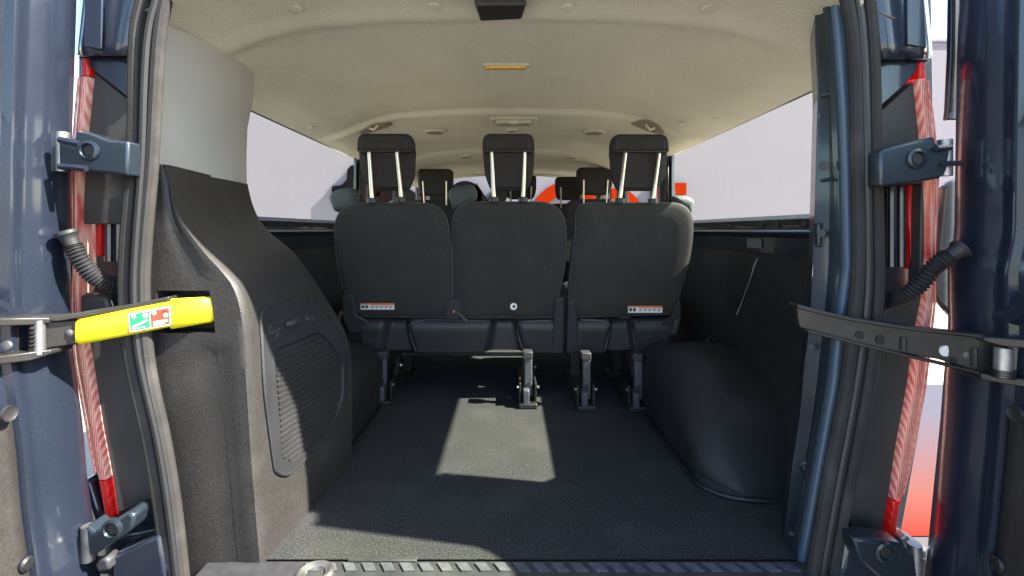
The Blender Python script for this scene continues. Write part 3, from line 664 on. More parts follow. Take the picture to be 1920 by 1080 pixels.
tail_lamp([(110, 143, 166), (142, 139, 168), (200, 133, 162), (320, 125, 150), (400, 130, 147), (500, 133, 150), (600, 124, 152), (680, 128, 166), (720, 136, 172), (800, 152, 184), (880, 168, 199), (898, 172, 202), (970, 188, 212)], (142, 900), -1)
tail_lamp([(118, 1747, 1720), (145, 1748, 1720), (240, 1762, 1730), (330, 1768, 1740), (400, 1762, 1742), (480, 1758, 1742), (560, 1762, 1736), (640, 1757, 1720), (720, 1748, 1710), (850, 1724, 1686), (935, 1702, 1674), (1016, 1690, 1660)], (146, 938), 1)

# hinges
def hinge(poly, hole, Y, pin):
    h = wpoly('hinge', poly, Y, .045, PAINT_IN, van, bevel=.005)
    c = W(hole[0], hole[1], Y)
    obj('bolt_recess', MB().lathe(c, (0, -1, 0), [(.019, -.004), (.019, .004), (.014, .006), (.011, -.002), (.001, -.002)], 20), PAINT_IN, h)
    obj('bolt_hole', MB().lathe(c + Vector((.001, -.001, 0)), (0, -1, 0), [(.010, -.004), (.010, .001), (.0005, .001)], 16), RUBBER_D, h)
    obj('hinge_pin', MB().tube([W(pin[0], pin[1], Y + .02), W(pin[0], pin[2], Y + .02)], .012, 12), STEEL, h)
    return h
hl = hinge([(108, 256), (138, 260), (142, 243), (165, 247), (205, 262), (240, 264), (240, 330), (205, 326), (128, 318), (110, 312)], (168, 283), .90, (117, 248, 322))
obj('bracket_arm', MB().tube([W(112, 262, .892), W(150, 270, .892)], .006, 8), PAINT, hl); obj('bracket_arm', MB().tube([W(112, 312, .892), W(162, 316, .892)], .006, 8), PAINT, hl)
hr = hinge([(1784, 272), (1756, 270), (1752, 254), (1690, 270), (1650, 282), (1650, 350), (1715, 343), (1764, 334), (1776, 320)], (1718, 298), .90, (1772, 262, 330))
obj('bracket_arm', MB().tube([W(1782, 276, .892), W(1755, 278, .892)], .006, 8), PAINT, hr); obj('bracket_arm', MB().tube([W(1770, 306, .892), W(1802, 306, .895)], .005, 8), PAINT, hr)
hinge([(160, 985), (178, 1000), (240, 960), (252, 968), (246, 995), (180, 1040), (166, 1045)], (212, 991), .90, (166, 985, 1050))
hinge([(1600, 1010), (1640, 1012), (1690, 1020), (1715, 1040), (1722, 1090), (1650, 1085), (1610, 1050)], (1658, 1035), .90, (1715, 1020, 1085))
# bumper corners under the lamps
wpoly('bumper_corner', [(145, 905), (165, 900), (192, 985), (205, 1010), (300, 990), (345, 1180), (150, 1180)], .99, .06, PAINT, van, bevel=.01)
wpoly('bumper_corner', [(1745, 1030), (1695, 1010), (1600, 1000), (1560, 990), (1520, 1180), (1740, 1180)], .99, .06, PAINT, van, bevel=.01)
wpoly('corner_step', [(205, 1045), (300, 1000), (330, 1180), (210, 1180)], .93, .05, PAINT, van, bevel=.008)
wpoly('corner_step', [(1690, 1060), (1588, 1010), (1560, 1180), (1700, 1180)], .93, .05, PAINT, van, bevel=.008)
wpoly('rubber_stop', [(176, 1058), (190, 1045), (202, 1050), (206, 1070), (182, 1075)], .915, .03, GREYPL, van, bevel=.005)
wpoly('bumper_edge', [(1688, 1012), (1702, 1003), (1716, 1020), (1722, 1050), (1700, 1030)], .96, .03, STEEL, van, bevel=.004)

# --- doors, opened square to the van
def door(s):
    # edge shift along the height (pixels at the hinge line)
    if s < 0: ed = [(-150, 128), (0, 126), (300, 116), (450, 114), (600, 117), (660, 118), (720, 127), (800, 138), (900, 146), (1000, 160), (1080, 170), (1180, 184)]
    else: ed = [(-150, 1818), (0, 1816), (100, 1812), (300, 1809), (440, 1807), (500, 1794), (620, 1795), (660, 1791), (720, 1786), (800, 1780), (900, 1770), (1000, 1760), (1080, 1752), (1180, 1740)]
    rows = []
    for i in range(61):
        y = lerp(-185, 1400, i / 60); e_ = interp(y, ed) if y < 1180 else ed[-1][1]
        z = ZP(y, .93); X = abs(XP(e_, .93)); row = []
        for dx, Y in ((.045, .965), (.012, .962), (.000, .95), (-.004, .930), (-.005, .905), (-.001, .885), (.006, .868), (.009, .858), (.006, .850), (.009, .842), (.022, .838), (.026, .82), (.03, .80), (.03, .52), (.03, .24), (.07, .235), (.085, .30), (.086, .842), (.088, .90)):
            row.append((s * (X + dx), Y, z))
        rows.append(row)
    zs = [r_[0][2] for r_ in rows]; WZ0, WZ1 = CZ + .20, CZ + .70
    iw = [i for i in range(len(zs) - 1) if zs[i + 1] > WZ0 and zs[i] < WZ1]
    d = obj('rear_door', MB().grid(rows, 0, skip={(i, j) for i in iw for j in ((10, 11, 12, 13, 16) if s > 0 else (11, 12, 13, 16))}), PAINT, van, angle=50)
    za, zb_ = zs[iw[0]], zs[iw[-1] + 1]; Xw = abs(XP(interp(300, ed), .93))
    obj('door_window', MB().box((s * (Xw + .05), .24, zb_), (s * (Xw + .054), .82, za)), GLASS, d)
    for zc_, sg in ((zb_, 1),):
        r_ = .10 if sg > 0 else .025
        poly = [(.842, zc_ - sg * .004), (.842, zc_ + sg * r_)] + [(.838 - r_ * (1 - math.cos(a * math.pi / 16)), zc_ + sg * r_ * (1 - math.sin(a * math.pi / 16))) for a in range(0, 9)] + [(.838 - r_, zc_ - sg * .004)]
        obj('window_corner', MB().prism([(s * (Xw + .03), y, z) for y, z in poly], [(s * (Xw + .08), y, z) for y, z in poly]), RUBBER_D, d)
    # hardboard lining on the lower half, with a press stud and a recess
    r2 = []
    for i in range(20):
        y = lerp(735, 1180, i / 19); e_ = interp(y, ed); z = ZP(y, .93); X = abs(XP(e_, .93)) + .018
        r2.append([(s * X, Yq, z) for Yq in (.836, .82, .6, .3)])
    ip = obj('door_lining', MB().grid(r2), TRIM, d, solid=.006)
    zz_ = ZP(1050, .84); X = abs(XP(interp(1000, ed), .93)) + .014
    obj('press_stud', MB().lathe((s * X, .83, zz_), (-s, 0, 0), [(.013, -.003), (.013, .003), (.009, .006), (.001, .006)], 16), BLACKPL, ip)
    zz_ = ZP(765, .84); obj('handle_recess', MB().lathe((s * (X + .012), .815, zz_), (-s, 0, 0), [(.014, -.003), (.013, .001), (.010, -.001), (.001, -.001)], 20), RUBBER_D, ip)
    # pressed swage above the strap bracket
    obj('door_swage', MB().tube(spline([(s * (abs(XP(interp(600, ed), .93)) + .02), Yq, zq) for Yq, zq in ((.865, ZP(600, .86)), (.84, ZP(585, .86)), (.80, ZP(560, .86)), (.70, ZP(560, .86)))], 5), .018, 8), PAINT, d)
    # rubber weather strip beside the hinge edge
    if s < 0:
        wpoly('weather_strip', [(110, -120), (128, -120), (126, 205), (124, 222), (108, 222), (108, 200)], .985, .012, PAINT_IN, d, bevel=.003)
        obj('strip_bead', MB().tube([W(117, -100, .982), W(116, 110, .982), W(114, 205, .982)], .0035, 6), RUBBER_D, d)
        obj('weather_strip', MB().tube(spline([tuple(W(x, y, .975)) for x, y in ((114, 330), (130, 345), (133, 430), (136, 500), (133, 535), (118, 555))], 5), .006, 8), PAINT_IN, d)
    else:
        wpoly('weather_strip', [(1786, -120), (1815, -120), (1813, 190), (1806, 225), (1776, 225), (1778, 208), (1783, 100)], .985, .012, PAINT_IN, d, bevel=.003)
        obj('strip_bead', MB().tube([W(1792, -100, .982), W(1790, 110, .982), W(1785, 208, .982)], .0035, 6), RUBBER_D, d)
        wpoly('weather_strip', [(1768, 352), (1782, 340), (1808, 330), (1808, 440), (1800, 480), (1794, 560), (1796, 600), (1780, 590), (1756, 560), (1752, 520), (1760, 440)], .985, .012, PAINT_IN, d, bevel=.003)
        obj('strip_bead', MB().tube(spline([tuple(W(x, y, .982)) for x, y in ((1772, 355), (1764, 440), (1757, 520), (1761, 560), (1782, 582), (1796, 606))], 5), .004, 6), RUBBER_D, d)
    return d
dl = door(-1); dr = door(1)

# --- check straps
def bar(pts, depth, mb=None):
    # pts: (x, ytop, ybottom, Y) -> a solid bar
    mb = mb or MB(); rings = []
    for x, a, b, Y in pts:
        rings.append([W(x, a, Y), W(x, b, Y), W(x, b, Y) + Vector((0, depth, 0)), W(x, a, Y) + Vector((0, depth, 0))])
    return mb.loft(rings)
st = obj('check_strap', bar([(62, 601, 662, .862), (100, 602, 652, .876), (145, 599, 646, .893), (235, 577, 628, .925), (320, 560, 612, .955), (400, 556, 604, .985), (420, 556, 600, .995)], .012), BSTEEL, van, bevel=.003, label='black steel strap with a yellow sleeve holding the left door')
obj('strap_flange', bar([(40, 594, 602, .848), (110, 592, 603, .872), (240, 571, 580, .922), (316, 556, 565, .950)], .03), BSTEEL, st, bevel=.002)
ypts = [(141, 604, 642, .884), (150, 598, 646, .886), (235, 581, 630, .917), (318, 565, 613, .947), (322, 560, 617, .948), (398, 556, 604, .976), (404, 562, 600, .98)]
rings = []
for x, a, b, Y in ypts:
    m_ = (a + b) / 2; rings.append([W(x, a, Y + .004), W(x, a + 5, Y - .001), W(x, m_, Y - .003), W(x, b - 5, Y - .001), W(x, b, Y + .004), W(x, b, Y + .014), W(x, a, Y + .014)])
obj('yellow_sleeve', MB().loft(rings), YELLOW, st, angle=50)
def strap_pt(px, py, off): # on the sleeve face
    Y = interp(px, [(p_[0], p_[3]) for p_ in ypts]) - .003 - off; return W(px, py, Y)
def sq(name, poly, m_, off, parent): 
    fr = [strap_pt(x, y, off) for x, y in poly]; return obj(name, MB().prism(fr, [p + Vector((0, .0015, 0)) for p in fr]), m_, parent)
lab = sq('warning_label', rpoly([(240, 588), (318, 574), (320, 609), (243, 623)], 3, 3), WHITEP, .001, st)
sq('green_square', [(243, 590), (279, 584), (281, 614), (246, 620)], GREEN, .002, lab); sq('red_square', [(282, 583), (316, 577), (318, 607), (284, 613)], RED, .002, lab)
sq('strap_symbol', [(248, 612), (275, 599), (276, 602), (249, 616)], WHITEP, .003, lab); sq('strap_symbol', [(287, 603), (313, 599), (314, 603), (287, 607)], WHITEP, .003, lab)
sq('strap_symbol', [(287, 609), (308, 605), (308, 607), (287, 611)], WHITEP, .003, lab); sq('strap_symbol', [(248, 617), (272, 612), (272, 613), (248, 618)], WHITEP, .003, lab)
for x, y, r_ in ((250, 594, 4), (272, 592, 4.5), (288, 587, 4), (310, 591, 4)):
    sq('pictogram', [(x + r_ * math.cos(a * .6283), y + r_ * math.sin(a * .6283)) for a in range(10)], WHITEP, .003, lab)
for x, y, r_ in ((250, 594, 1.6), (288, 587, 1.7)):
    sq('pictogram_centre', [(x + r_ * math.cos(a * .785), y + r_ * math.sin(a * .785)) for a in range(8)], GREEN if x < 280 else RED, .004, lab)
sq('pictogram', [(305, 583), (314, 582), (314, 584), (305, 585)], INK, .003, lab)
obj('rivet', MB().lathe(W(132, 624, .886), (0, -1, 0), [(.007, -.003), (.007, .002), (.004, .004), (.0005, .004)], 14), STEEL, st)
# left pivot bracket on the door
pv = MB(); bar([(-60, 598, 612, .80), (0, 597, 612, .815), (60, 596, 610, .85), (92, 596, 606, .865)], .045, pv); bar([(-60, 668, 684, .80), (0, 668, 684, .815), (60, 660, 676, .85), (95, 656, 664, .866)], .045, pv)
bar([(-60, 606, 676, .825), (0, 606, 674, .838), (32, 612, 668, .850)], .006, pv)
pb = obj('strap_bracket', pv, BSTEEL, van, bevel=.002)
obj('pivot_pin', MB().tube([W(74, 600, .862), W(74, 664, .862)], .009, 12), STEEL, pb); obj('spring', MB().tube([W(62, 612 + i * 4, .858 - .004 * (i % 2)) for i in range(12)], .006, 6), BSTEEL, pb)
obj('rivet', MB().lathe(W(12, 648, .83), (0, -1, 0), [(.008, -.003), (.008, .002), (.0005, .003)], 12), STEEL, pb)
# right strap
rs = obj('check_strap', bar([(1494, 574, 584, .962), (1500, 578, 614, .958), (1540, 586, 628, .944), (1600, 599, 643, .924), (1655, 608, 656, .912), (1760, 621, 674, .888), (1850, 630, 702, .866), (1900, 636, 712, .853)], .010), BSTEEL, van, bevel=.002, label='black steel strap with drilled holes holding the right door')
obj('strap_flange', bar([(1495, 570, 578, .948), (1545, 583, 591, .934), (1600, 596, 603, .914), (1700, 612, 619, .892), (1850, 628, 636, .858)], .03), BSTEEL, rs, bevel=.002)
obj('strap_flange', bar([(1515, 618, 624, .946), (1600, 640, 646, .916), (1700, 664, 670, .892), (1850, 699, 706, .858)], .028), BSTEEL, rs, bevel=.002)
def rst(x): return interp(x, [(1500, .958), (1600, .924), (1655, .912), (1760, .888), (1850, .866)])
for x, y, r_, m_ in ((1612, 628, .008, RUBBER_D), (1651, 637, .009, RUBBER_D), (1788, 675, .006, RUBBER_D), (1772, 658, .010, WHITEP), (1811, 666, .006, STEEL)):  # the white disc paints light seen through a hole
    obj('strap_hole' if m_ is RUBBER_D else 'stud_or_lit_hole', MB().lathe(W(x, y, rst(x)), (0, -1, 0), [(r_, -.002), (r_, .0015), (.0004, .002)], 16), m_, rs)
for x, y0, y1 in ((1693, 632, 656), (1826, 652, 686)):
    obj('strap_ridge', MB().tube([W(x, y0, rst(x)), W(x, y1, rst(x))], .006, 8), BSTEEL, rs)
pv = MB(); bar([(1845, 632, 640, .855), (1880, 634, 650, .84), (1960, 640, 656, .80)], .05, pv); bar([(1840, 700, 712, .855), (1880, 706, 720, .84), (1960, 716, 732, .80)], .05, pv); bar([(1898, 646, 714, .86), (1960, 650, 720, .835)], .006, pv)
pb2 = obj('strap_bracket', pv, BSTEEL, van, bevel=.002)
obj('pivot_pin', MB().tube([W(1882, 652, .838), W(1880, 706, .838)], .013, 14), STEEL, pb2)
for k in range(4): obj('spring', MB().lathe(W(1881, 694 + k * 4, .838), (0, 0, 1), [(.017, -.0012), (.017, .0012)], 14), BSTEEL, pb2)

# --- corrugated cable tubes between the doors and the body
def conduit(pts, Ys):
    P_ = spline([tuple(W(x, y, Y)) for (x, y), Y in zip(pts, Ys)], 5); n_ = len(P_); path = []; rad = []
    for i in range(n_ * 2 - 1):
        a = Vector(P_[i // 2]); b = Vector(P_[min(i // 2 + 1, n_ - 1)]); path.append(a.lerp(b, .5 * (i % 2)))
        rad.append(.0165 if i % 2 == 0 else .0120)
    cdt = obj('cable_conduit', MB().tube(path, rad, 14), RUBBER_D, van, angle=60)
    a = Vector(P_[0]); d = (Vector(P_[0]) - Vector(P_[4])).normalized()
    obj('boot', MB().lathe(a, d, [(.0125, -.012), (.0135, .010), (.015, .018), (.019, .022), (.019, .028), (.01, .03)], 18), RUBBER_D, cdt)
conduit([(136, 460), (149, 484), (170, 512), (196, 529), (225, 530)], [.915, .92, .935, .955, .975])
conduit([(1778, 482), (1752, 500), (1727, 530), (1700, 553), (1672, 561), (1645, 550)], [.905, .91, .925, .945, .965, .98])

# ================================================================== REAR SEATS
YS = 1.90
def seat_y(py): return 1.93 - .15 * (660 - py) / 280.0      # backrest leans towards the rear at its top
def P3(x, y, d=0.0): Y = seat_y(y); p = W(x, y, Y); return p + Vector((0, d, 0))
def pillow(poly, depth, rings, mi=0, mb=None):
    mb = mb or MB(); R = [[P3(x, y, depth) for x, y in inset(poly, 3)], [P3(x, y, depth * .5) for x, y in poly]]
    for ins, d in rings: R.append([P3(x, y, d) for x, y in inset(poly, ins)])
    mb.loft(R, True, True, mi); return mb
def backrest(poly, rad, seat):
    pl = rpoly(poly, rad, 7)
    b = obj('backrest', pillow(pl, .11, [(0, .012), (1.5, .005), (4, .001), (10, -.003), (30, -.006)]), SEAT, seat, angle=80)
    ring = [P3(x, y, .009) for x, y in inset(pl, .6)]; obj('piping', MB().tube(ring + [ring[0]], .0028, 5), PIPING, b)
    return b
def headrest(cx, y0, posts, seat, w0=52, lean=0):
    h = MB(); YH = 1.75
    def Q(x, y, d=0): return W(x, y, YH) + Vector((0, d, 0))
    L, Rr = cx - w0, cx + w0
    # padded roll at the top
    top = rpoly([(L, y0), (Rr, y0), (Rr + 2, y0 + 34), (L - 1, y0 + 34)], [16, 16, 4, 4], 6)
    R = [[Q(x, y, .10) for x, y in inset(top, 4)], [Q(x, y, .05) for x, y in top]] + [[Q(x, y, d) for x, y in inset(top, i)] for i, d in ((0, .016), (2, .006), (5, .001), (9, -.001))]
    h.loft(R)
    # tapering body below
    body = rpoly([(L - 1, y0 + 30), (Rr + 2, y0 + 30), (Rr, y0 + 78), (cx + 37 + lean, y0 + 106), (cx - 34 + lean, y0 + 106), (L + 3, y0 + 78)], [3, 3, 12, 8, 8, 12], 5)
    R = [[Q(x, y, .10) for x, y in inset(body, 4)], [Q(x, y, .06) for x, y in body]] + [[Q(x, y, d) for x, y in inset(body, i)] for i, d in ((0, .035), (8, .024), (16, .018))]
    h.loft(R)
    o_ = obj('headrest', h, FABRIC, seat, angle=50)
    sm = MB(); sm.tube([Q(L + 2, y0 + 34, .003), Q(cx, y0 + 34.5, -.001), Q(Rr - 1, y0 + 34, .003)], .0016, 5)
    obj('seam', sm, PIPING, o_)
    for sx in (L + 9, Rr - 9): obj('seam', MB().tube([Q(sx, y0 + 4, .012), Q(sx, y0 + 14, -.0005), Q(sx, y0 + 32, -.0005)], .0011, 5), PIPING, o_)
    obj('headrest_panel', MB().prism([Q(x, y, .014) for x, y in rpoly([(posts[0][0] + 4, y0 + 36), (posts[1][0] - 4, y0 + 36), (cx + 33 + lean, y0 + 101), (cx - 30 + lean, y0 + 101)], 4, 3)], [Q(x, y, .04) for x, y in rpoly([(posts[0][0] + 4, y0 + 36), (posts[1][0] - 4, y0 + 36), (cx + 33 + lean, y0 + 101), (cx - 30 + lean, y0 + 101)], 4, 3)]), FABRIC, o_)
    for (xa, ya, xb, yb) in posts:
        obj('post', MB().tube([Q(xa, ya - 4, .02), Q(xa, ya + 2, .004), Q(xb, yb, .012)], .0075, 12), CHROME, o_)
        obj('post_guide', MB().lathe(Q(xb, yb + 1, .012), (0, 0, 1), [(.018, -.012), (.018, .003), (.012, .006)], 14), BLACKPL, o_)
    return o_
EDGE = mat('edge_highlight', (0.06, 0.062, 0.066), 0.42)  # lighter tone paints a bevel highlight along the cover edges
def base_cover(x0, x1, humps, seat, edges=(), yt=596, yb=660):
    # plastic skirt with forward bulges; humps: list of (x centre, half width)
    def depth(x, t):
        d = -.012 - .03 * sstep(0, .2, t)
        for c_, hw in humps:
            k = 1 - sstep(hw * (.5 + .35 * t), hw * (1.0 + .55 * t), abs(x - c_)); d += .065 * k * (1 - .35 * t)
        return d + .035 * t
    rows = []
    N = 90
    for j in range(9):
        t = j / 8; row = []
        for i in range(N + 1):
            x = lerp(x0, x1, i / N); y = lerp(yt, yb, t)
            d = depth(x, t)
            row.append(W(x, y, 1.925) + Vector((0, d, 0)))
        rows.append(row)
    rows.append([p + Vector((0, .10, .0)) for p in rows[-1]])
    rows.insert(0, [p + Vector((0, .08, .004)) for p in rows[0]])
    bc_ = obj('base_cover', MB().grid(rows), GREYPL, seat, angle=60)
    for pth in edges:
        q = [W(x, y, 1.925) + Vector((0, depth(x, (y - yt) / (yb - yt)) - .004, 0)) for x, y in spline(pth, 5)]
        obj('highlight_bead', MB().tube(q, .0032, 6), EDGE, bc_)  # bead added to carry the painted highlight
    return bc_
def leg(x, xt, ytop, yfoot, seat):
    Yl = (CZ - FL) * F / (yfoot - CY)
    l_ = obj('leg', bar([(x - 7, ytop, yfoot - 22, Yl + .03), (x + 8, ytop, yfoot - 22, Yl + .03)], .025), LEGM, seat, bevel=.004)
    obj('leg_latch', bar([(x - 9, yfoot - 34, yfoot - 8, Yl - .005), (x + 3, yfoot - 34, yfoot - 6, Yl - .005)], .05), LEGM, l_, bevel=.004)
    obj('latch_slot', bar([(x - 4, yfoot - 46, yfoot - 38, Yl + .024), (x + 4, yfoot - 50, yfoot - 38, Yl + .024)], .008), RUBBER_D, l_)
    obj('leg_cap', bar([(x - 10, ytop - 8, ytop + 6, Yl + .015), (x + 9, ytop - 8, ytop + 6, Yl + .015)], .05), GREYPL, l_, bevel=.004)
    c = W(x, yfoot, Yl)
    obj('foot', MB().box((c.x - .035, Yl - .01, FL + .001), (c.x + .035, Yl + .12, FL + .02)), BSTEEL, l_, bevel=.004)
    for sx in (-1, 1):
        obj('side_plate', MB().box((c.x + sx * .030 - .004, Yl + .015, FL + .015), (c.x + sx * .030 + .004, Yl + .11, FL + .09)), BSTEEL, l_, bevel=.002)
        obj('bolt', MB().lathe((c.x + sx * .036, Yl + .02, FL + .075), (sx, -.3, 0), [(.006, 0), (.006, .006), (.002, .008)], 8), STEEL, l_)
    # rear strut slanting forwards to the front mount
    g_ = MB(); g_.tube([(c.x + .02, Yl + .10, FL + .05), (c.x + .02, Yl + .26, FL + .20)], .012, 8); g_.box((c.x - .01, Yl + .40, FL + .001), (c.x + .03, Yl + .46, FL + .25)); g_.box((c.x - .03, Yl + .12, FL + .001), (c.x + .03, Yl + .50, FL + .016)); obj('front_strut', g_, BSTEEL, l_)
    obj('bolt', MB().lathe((c.x + .034, Yl + .17, FL + .11), (.5, -.8, 0), [(.007, 0), (.007, .008), (.003, .01)], 8), STEEL, l_)
def warn(x0, y0, x1, y1, seat):
    def b(n_, xa, ya, xb, yb, m_, d, par): 
        return obj(n_, MB().prism([P3(xa, ya, d), P3(xb, ya, d), P3(xb, yb, d), P3(xa, yb, d)], [P3(xa, ya, d + .003), P3(xb, ya, d + .003), P3(xb, yb, d + .003), P3(xa, yb, d + .003)]), m_, par)
    l_ = b('warning_label', x0, y0, x1, y1, WHITEP, -.0075, seat)
    b('orange_band', x0 + (x1 - x0) * .28, y0, x1, y0 + 3.6, ORANGE, -.0082, l_); b('orange_band', x0, y0, x0 + (x1 - x0) * .26, y0 + 2.6, ORANGE, -.0082, l_)
    x = x0 + 3; 
    for i in range(2): b('pictogram', x0 + 2 + i * 7, y0 + 4, x0 + 7 + i * 7, y1 - 3, INK, -.0082, l_)
    for i in range(5):
        xa = x0 + (x1 - x0) * (.32 + .135 * i); b('print_line', xa, y0 + 5.4, xa + 5.5, y0 + 6.6, INK, -.0082, l_); b('print_line', xa, y0 + 8, xa + 4.2, y0 + 9.2, INK, -.0082, l_)
def side_cover(poly, seat, dd=-.01): 
    return obj('hinge_cover', MB().prism([P3(x, y, dd) for x, y in rpoly(poly, 4, 4)], [P3(x, y, dd + .10) for x, y in rpoly(poly, 4, 4)]), GREYPL, seat, bevel=.006)
def cushion(x0, x1, seat):
    a = XP(x0, 1.95); b = XP(x1, 1.95); obj('seat_cushion', MB().box((a, 1.99, FL + .27), (b, 2.48, FL + .42)), FABRIC, seat, bevel=.05)
def bolster(poly, seat, Y=1.945, d=.07):
    pl = rpoly(poly, [9] * len(poly), 5)
    R = [[W(x, y, Y) + Vector((0, dd, 0)) for x, y in inset(pl, i)] for i, dd in ((3, d), (0, d * .6), (0, .02), (2, .008), (6, .0), (11, -.003))]
    obj('shoulder_bolster', MB().loft(R), FABRIC_G, seat, angle=70)

bench = empty('bench_seat', (-.35, 2.0, FL), 'dark double rear seat with two backrests and one wide plastic base, left', 'bench seat', 'rear seats seen from behind')
b1 = backrest([(620, 380), (836, 380), (848, 480), (847, 596), (660, 594), (632, 510)], [62, 62, 30, 6, 14, 30], bench)
b2 = backrest([(845, 378), (1062, 378), (1062, 490), (1040, 596), (850, 597), (848, 480)], [58, 58, 30, 8, 8, 20], bench)
headrest(720, 249, [(692, 284, 696, 373), (744, 284, 751, 371)], bench, 52, 4)
headrest(953, 249, [(922, 284, 926, 371), (984, 284, 981, 371)], bench, 48, 0)
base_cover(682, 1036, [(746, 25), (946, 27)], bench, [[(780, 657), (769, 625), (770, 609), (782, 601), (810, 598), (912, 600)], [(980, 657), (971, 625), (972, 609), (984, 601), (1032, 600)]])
side_cover([(642, 555), (662, 552), (668, 590), (690, 600), (696, 628), (655, 622), (645, 600)], bench)
side_cover([(1040, 560), (1058, 556), (1056, 662), (1034, 662), (1038, 590)], bench)
obj('centre_hinge', MB().prism([P3(x, y, -.006) for x, y in rpoly([(836, 600), (832, 572), (842, 560), (858, 560), (864, 575), (862, 600)], 5, 4)], [P3(x, y, .05) for x, y in rpoly([(836, 600), (832, 572), (842, 560), (858, 560), (864, 575), (862, 600)], 5, 4)]), GREYPL, bench, bevel=.004)
obj('pull_strap', MB().prism([P3(x, y, -.014) for x, y in [(848, 578), (853, 577), (880, 600), (876, 606)]], [P3(x, y, -.008) for x, y in [(848, 578), (853, 577), (880, 600), (876, 606)]]), LEGM, bench)
obj('strap_stitch', MB().prism([P3(x, y, -.0155) for x, y in [(849, 582), (852, 581), (854, 584), (851, 586)]], [P3(x, y, -.012) for x, y in [(849, 582), (852, 581), (854, 584), (851, 586)]]), ORANGE, bench)
obj('pull_strap', MB().prism([P3(x, y, -.014) for x, y in [(640, 582), (646, 586), (638, 600), (632, 598)]], [P3(x, y, .0) for x, y in [(640, 582), (646, 586), (638, 600), (632, 598)]]), LEGM, bench)
for xa, xb in ((731, 752), (935, 958), ): obj('clip_tab', MB().prism([P3(x, y, -.006) for x, y in [(xa, 591), (xb, 591), (xb - 2, 595), (xa + 2, 595)]], [P3(x, y, .01) for x, y in [(xa, 591), (xb, 591), (xb - 2, 595), (xa + 2, 595)]]), GREYPL, bench)
warn(677, 568, 740, 580, bench)
ci = obj('round_label', MB().lathe(P3(963, 574, -.0075), (0, -1, 0), [(.0135, 0), (.0135, .002), (.0005, .002)], 22), WHITEP, b2)
obj('pictogram', MB().prism([P3(x, y, -.011) for x, y in [(960, 574), (964, 570.5), (967, 574), (964, 577.5)]], [P3(x, y, -.009) for x, y in [(960, 574), (964, 570.5), (967, 574), (964, 577.5)]]), INK, ci)
leg(716, 716, 668, 761, bench); leg(990, 990, 668, 766, bench)
obj('cross_tube', MB().tube([W(755, 664, 2.02), W(985, 664, 2.02)], .008, 8), BSTEEL, bench)
cushion(650, 1040, bench)
bolster([(612, 368), (626, 355), (656, 350), (668, 358), (668, 392), (624, 398)], bench)
bolster([(838, 362), (848, 350), (886, 344), (895, 358), (893, 376), (850, 397)], bench)

single = empty('single_seat', (.52, 2.0, FL), 'dark single rear seat nearest the right wheel arch, sunlit along its outer edge', 'seat', 'rear seats seen from behind')
backrest([(1080, 380), (1302, 380), (1300, 470), (1264, 590), (1066, 596), (1068, 520), (1079, 430)], [60, 66, 40, 12, 10, 20, 10], single)
headrest(1202, 250, [(1173, 285, 1164, 373), (1236, 286, 1226, 374)], single, 53, -5)
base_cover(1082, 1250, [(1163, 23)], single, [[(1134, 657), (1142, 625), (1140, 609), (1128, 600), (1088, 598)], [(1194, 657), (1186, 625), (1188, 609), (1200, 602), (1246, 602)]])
side_cover([(1064, 562), (1076, 560), (1082, 590), (1086, 662), (1062, 662)], single)
side_cover([(1262, 575), (1274, 560), (1276, 592), (1268, 626), (1236, 634), (1240, 600), (1258, 594)], single)
obj('pull_strap', MB().prism([P3(x, y, -.02) for x, y in [(1263, 598), (1270, 596), (1264, 622), (1256, 624)]], [P3(x, y, -.01) for x, y in [(1263, 598), (1270, 596), (1264, 622), (1256, 624)]]), LEGM, single)
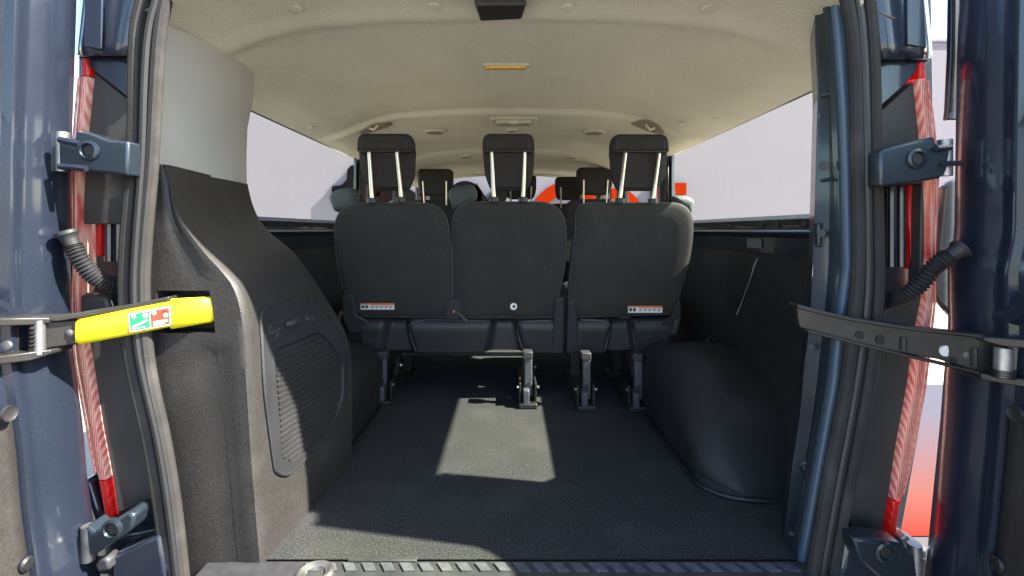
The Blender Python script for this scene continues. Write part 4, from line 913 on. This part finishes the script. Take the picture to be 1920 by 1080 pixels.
obj('clip_tab', MB().prism([P3(x, y, -.006) for x, y in [(1160, 592), (1182, 592), (1180, 597), (1162, 597)]], [P3(x, y, .01) for x, y in [(1160, 592), (1182, 592), (1180, 597), (1162, 597)]]), GREYPL, single)
warn(1177, 573, 1241, 586, single)
leg(1100, 1100, 670, 771, single); leg(1197, 1197, 672, 772, single)
cushion(1070, 1270, single)
bolster([(1262, 366), (1290, 366), (1306, 374), (1304, 390), (1298, 402), (1270, 384)], single)

# ================================================================== SEATS FURTHER FORWARD (one kind, copied)
def cab_seat():
    t = empty('cab_seat', (0, 0, FL), 'x', 'seat', 'dark seats further forward')
    hw = .125
    def R3(x, y, z): return (x, y, FL + z)
    def slab(poly, y0, y1, tilt=0): 
        fr = [R3(x, y0 - tilt * z, z) for x, z in poly]; bk = [R3(x, y1 - tilt * z, z) for x, z in poly]; return MB().prism(fr, bk)
    obj('backrest', slab(rpoly([(-.22, .42), (.22, .42), (.23, .72), (.19, .90), (-.19, .90), (-.23, .72)], .07, 5), .10, .22, .12), FABRIC, t, bevel=.02)
    obj('headrest', slab(rpoly([(-hw, 1.0), (-hw + .02, .93), (hw - .02, .93), (hw, 1.0), (hw, 1.12), (-hw, 1.12)], .03, 4), .09, .19, .12), FABRIC, t, bevel=.015)
    for s in (-1, 1): obj('post', MB().tube([R3(s * .085, .085 - .12 * 1.03, 1.03), R3(s * .08, .10 - .12 * .86, .86)], .007, 8), CHROME, t)
    obj('seat_cushion', MB().box((-.23, .15, FL + .28), (.23, .62, FL + .44)), FABRIC, t, bevel=.04)
    obj('seat_pedestal', MB().box((-.2, .2, FL), (.2, .58, FL + .27)), BLACKPL, t, bevel=.01)
    return t
proto = cab_seat()
rowsF = [((-.545, 3.50), 1.0, 'front row seat on the left, its headrest showing behind the left rear headrest'),
         ((.60, 3.42), 1.0, 'middle row seat on the right, behind the right rear headrest'),
         ((.085, 3.90), 1.0, 'front row seat in the centre, mostly hidden by the central rear headrest'),
         ((.50, 4.0), 1.0, 'front row seat on the right, just left of the right middle row headrest')]
for i, ((x, y), sc_, lab_) in enumerate(rowsF):
    o_ = proto if i == 0 else copy_tree(proto)
    o_.location = (x, y, FL); o_['label'] = lab_
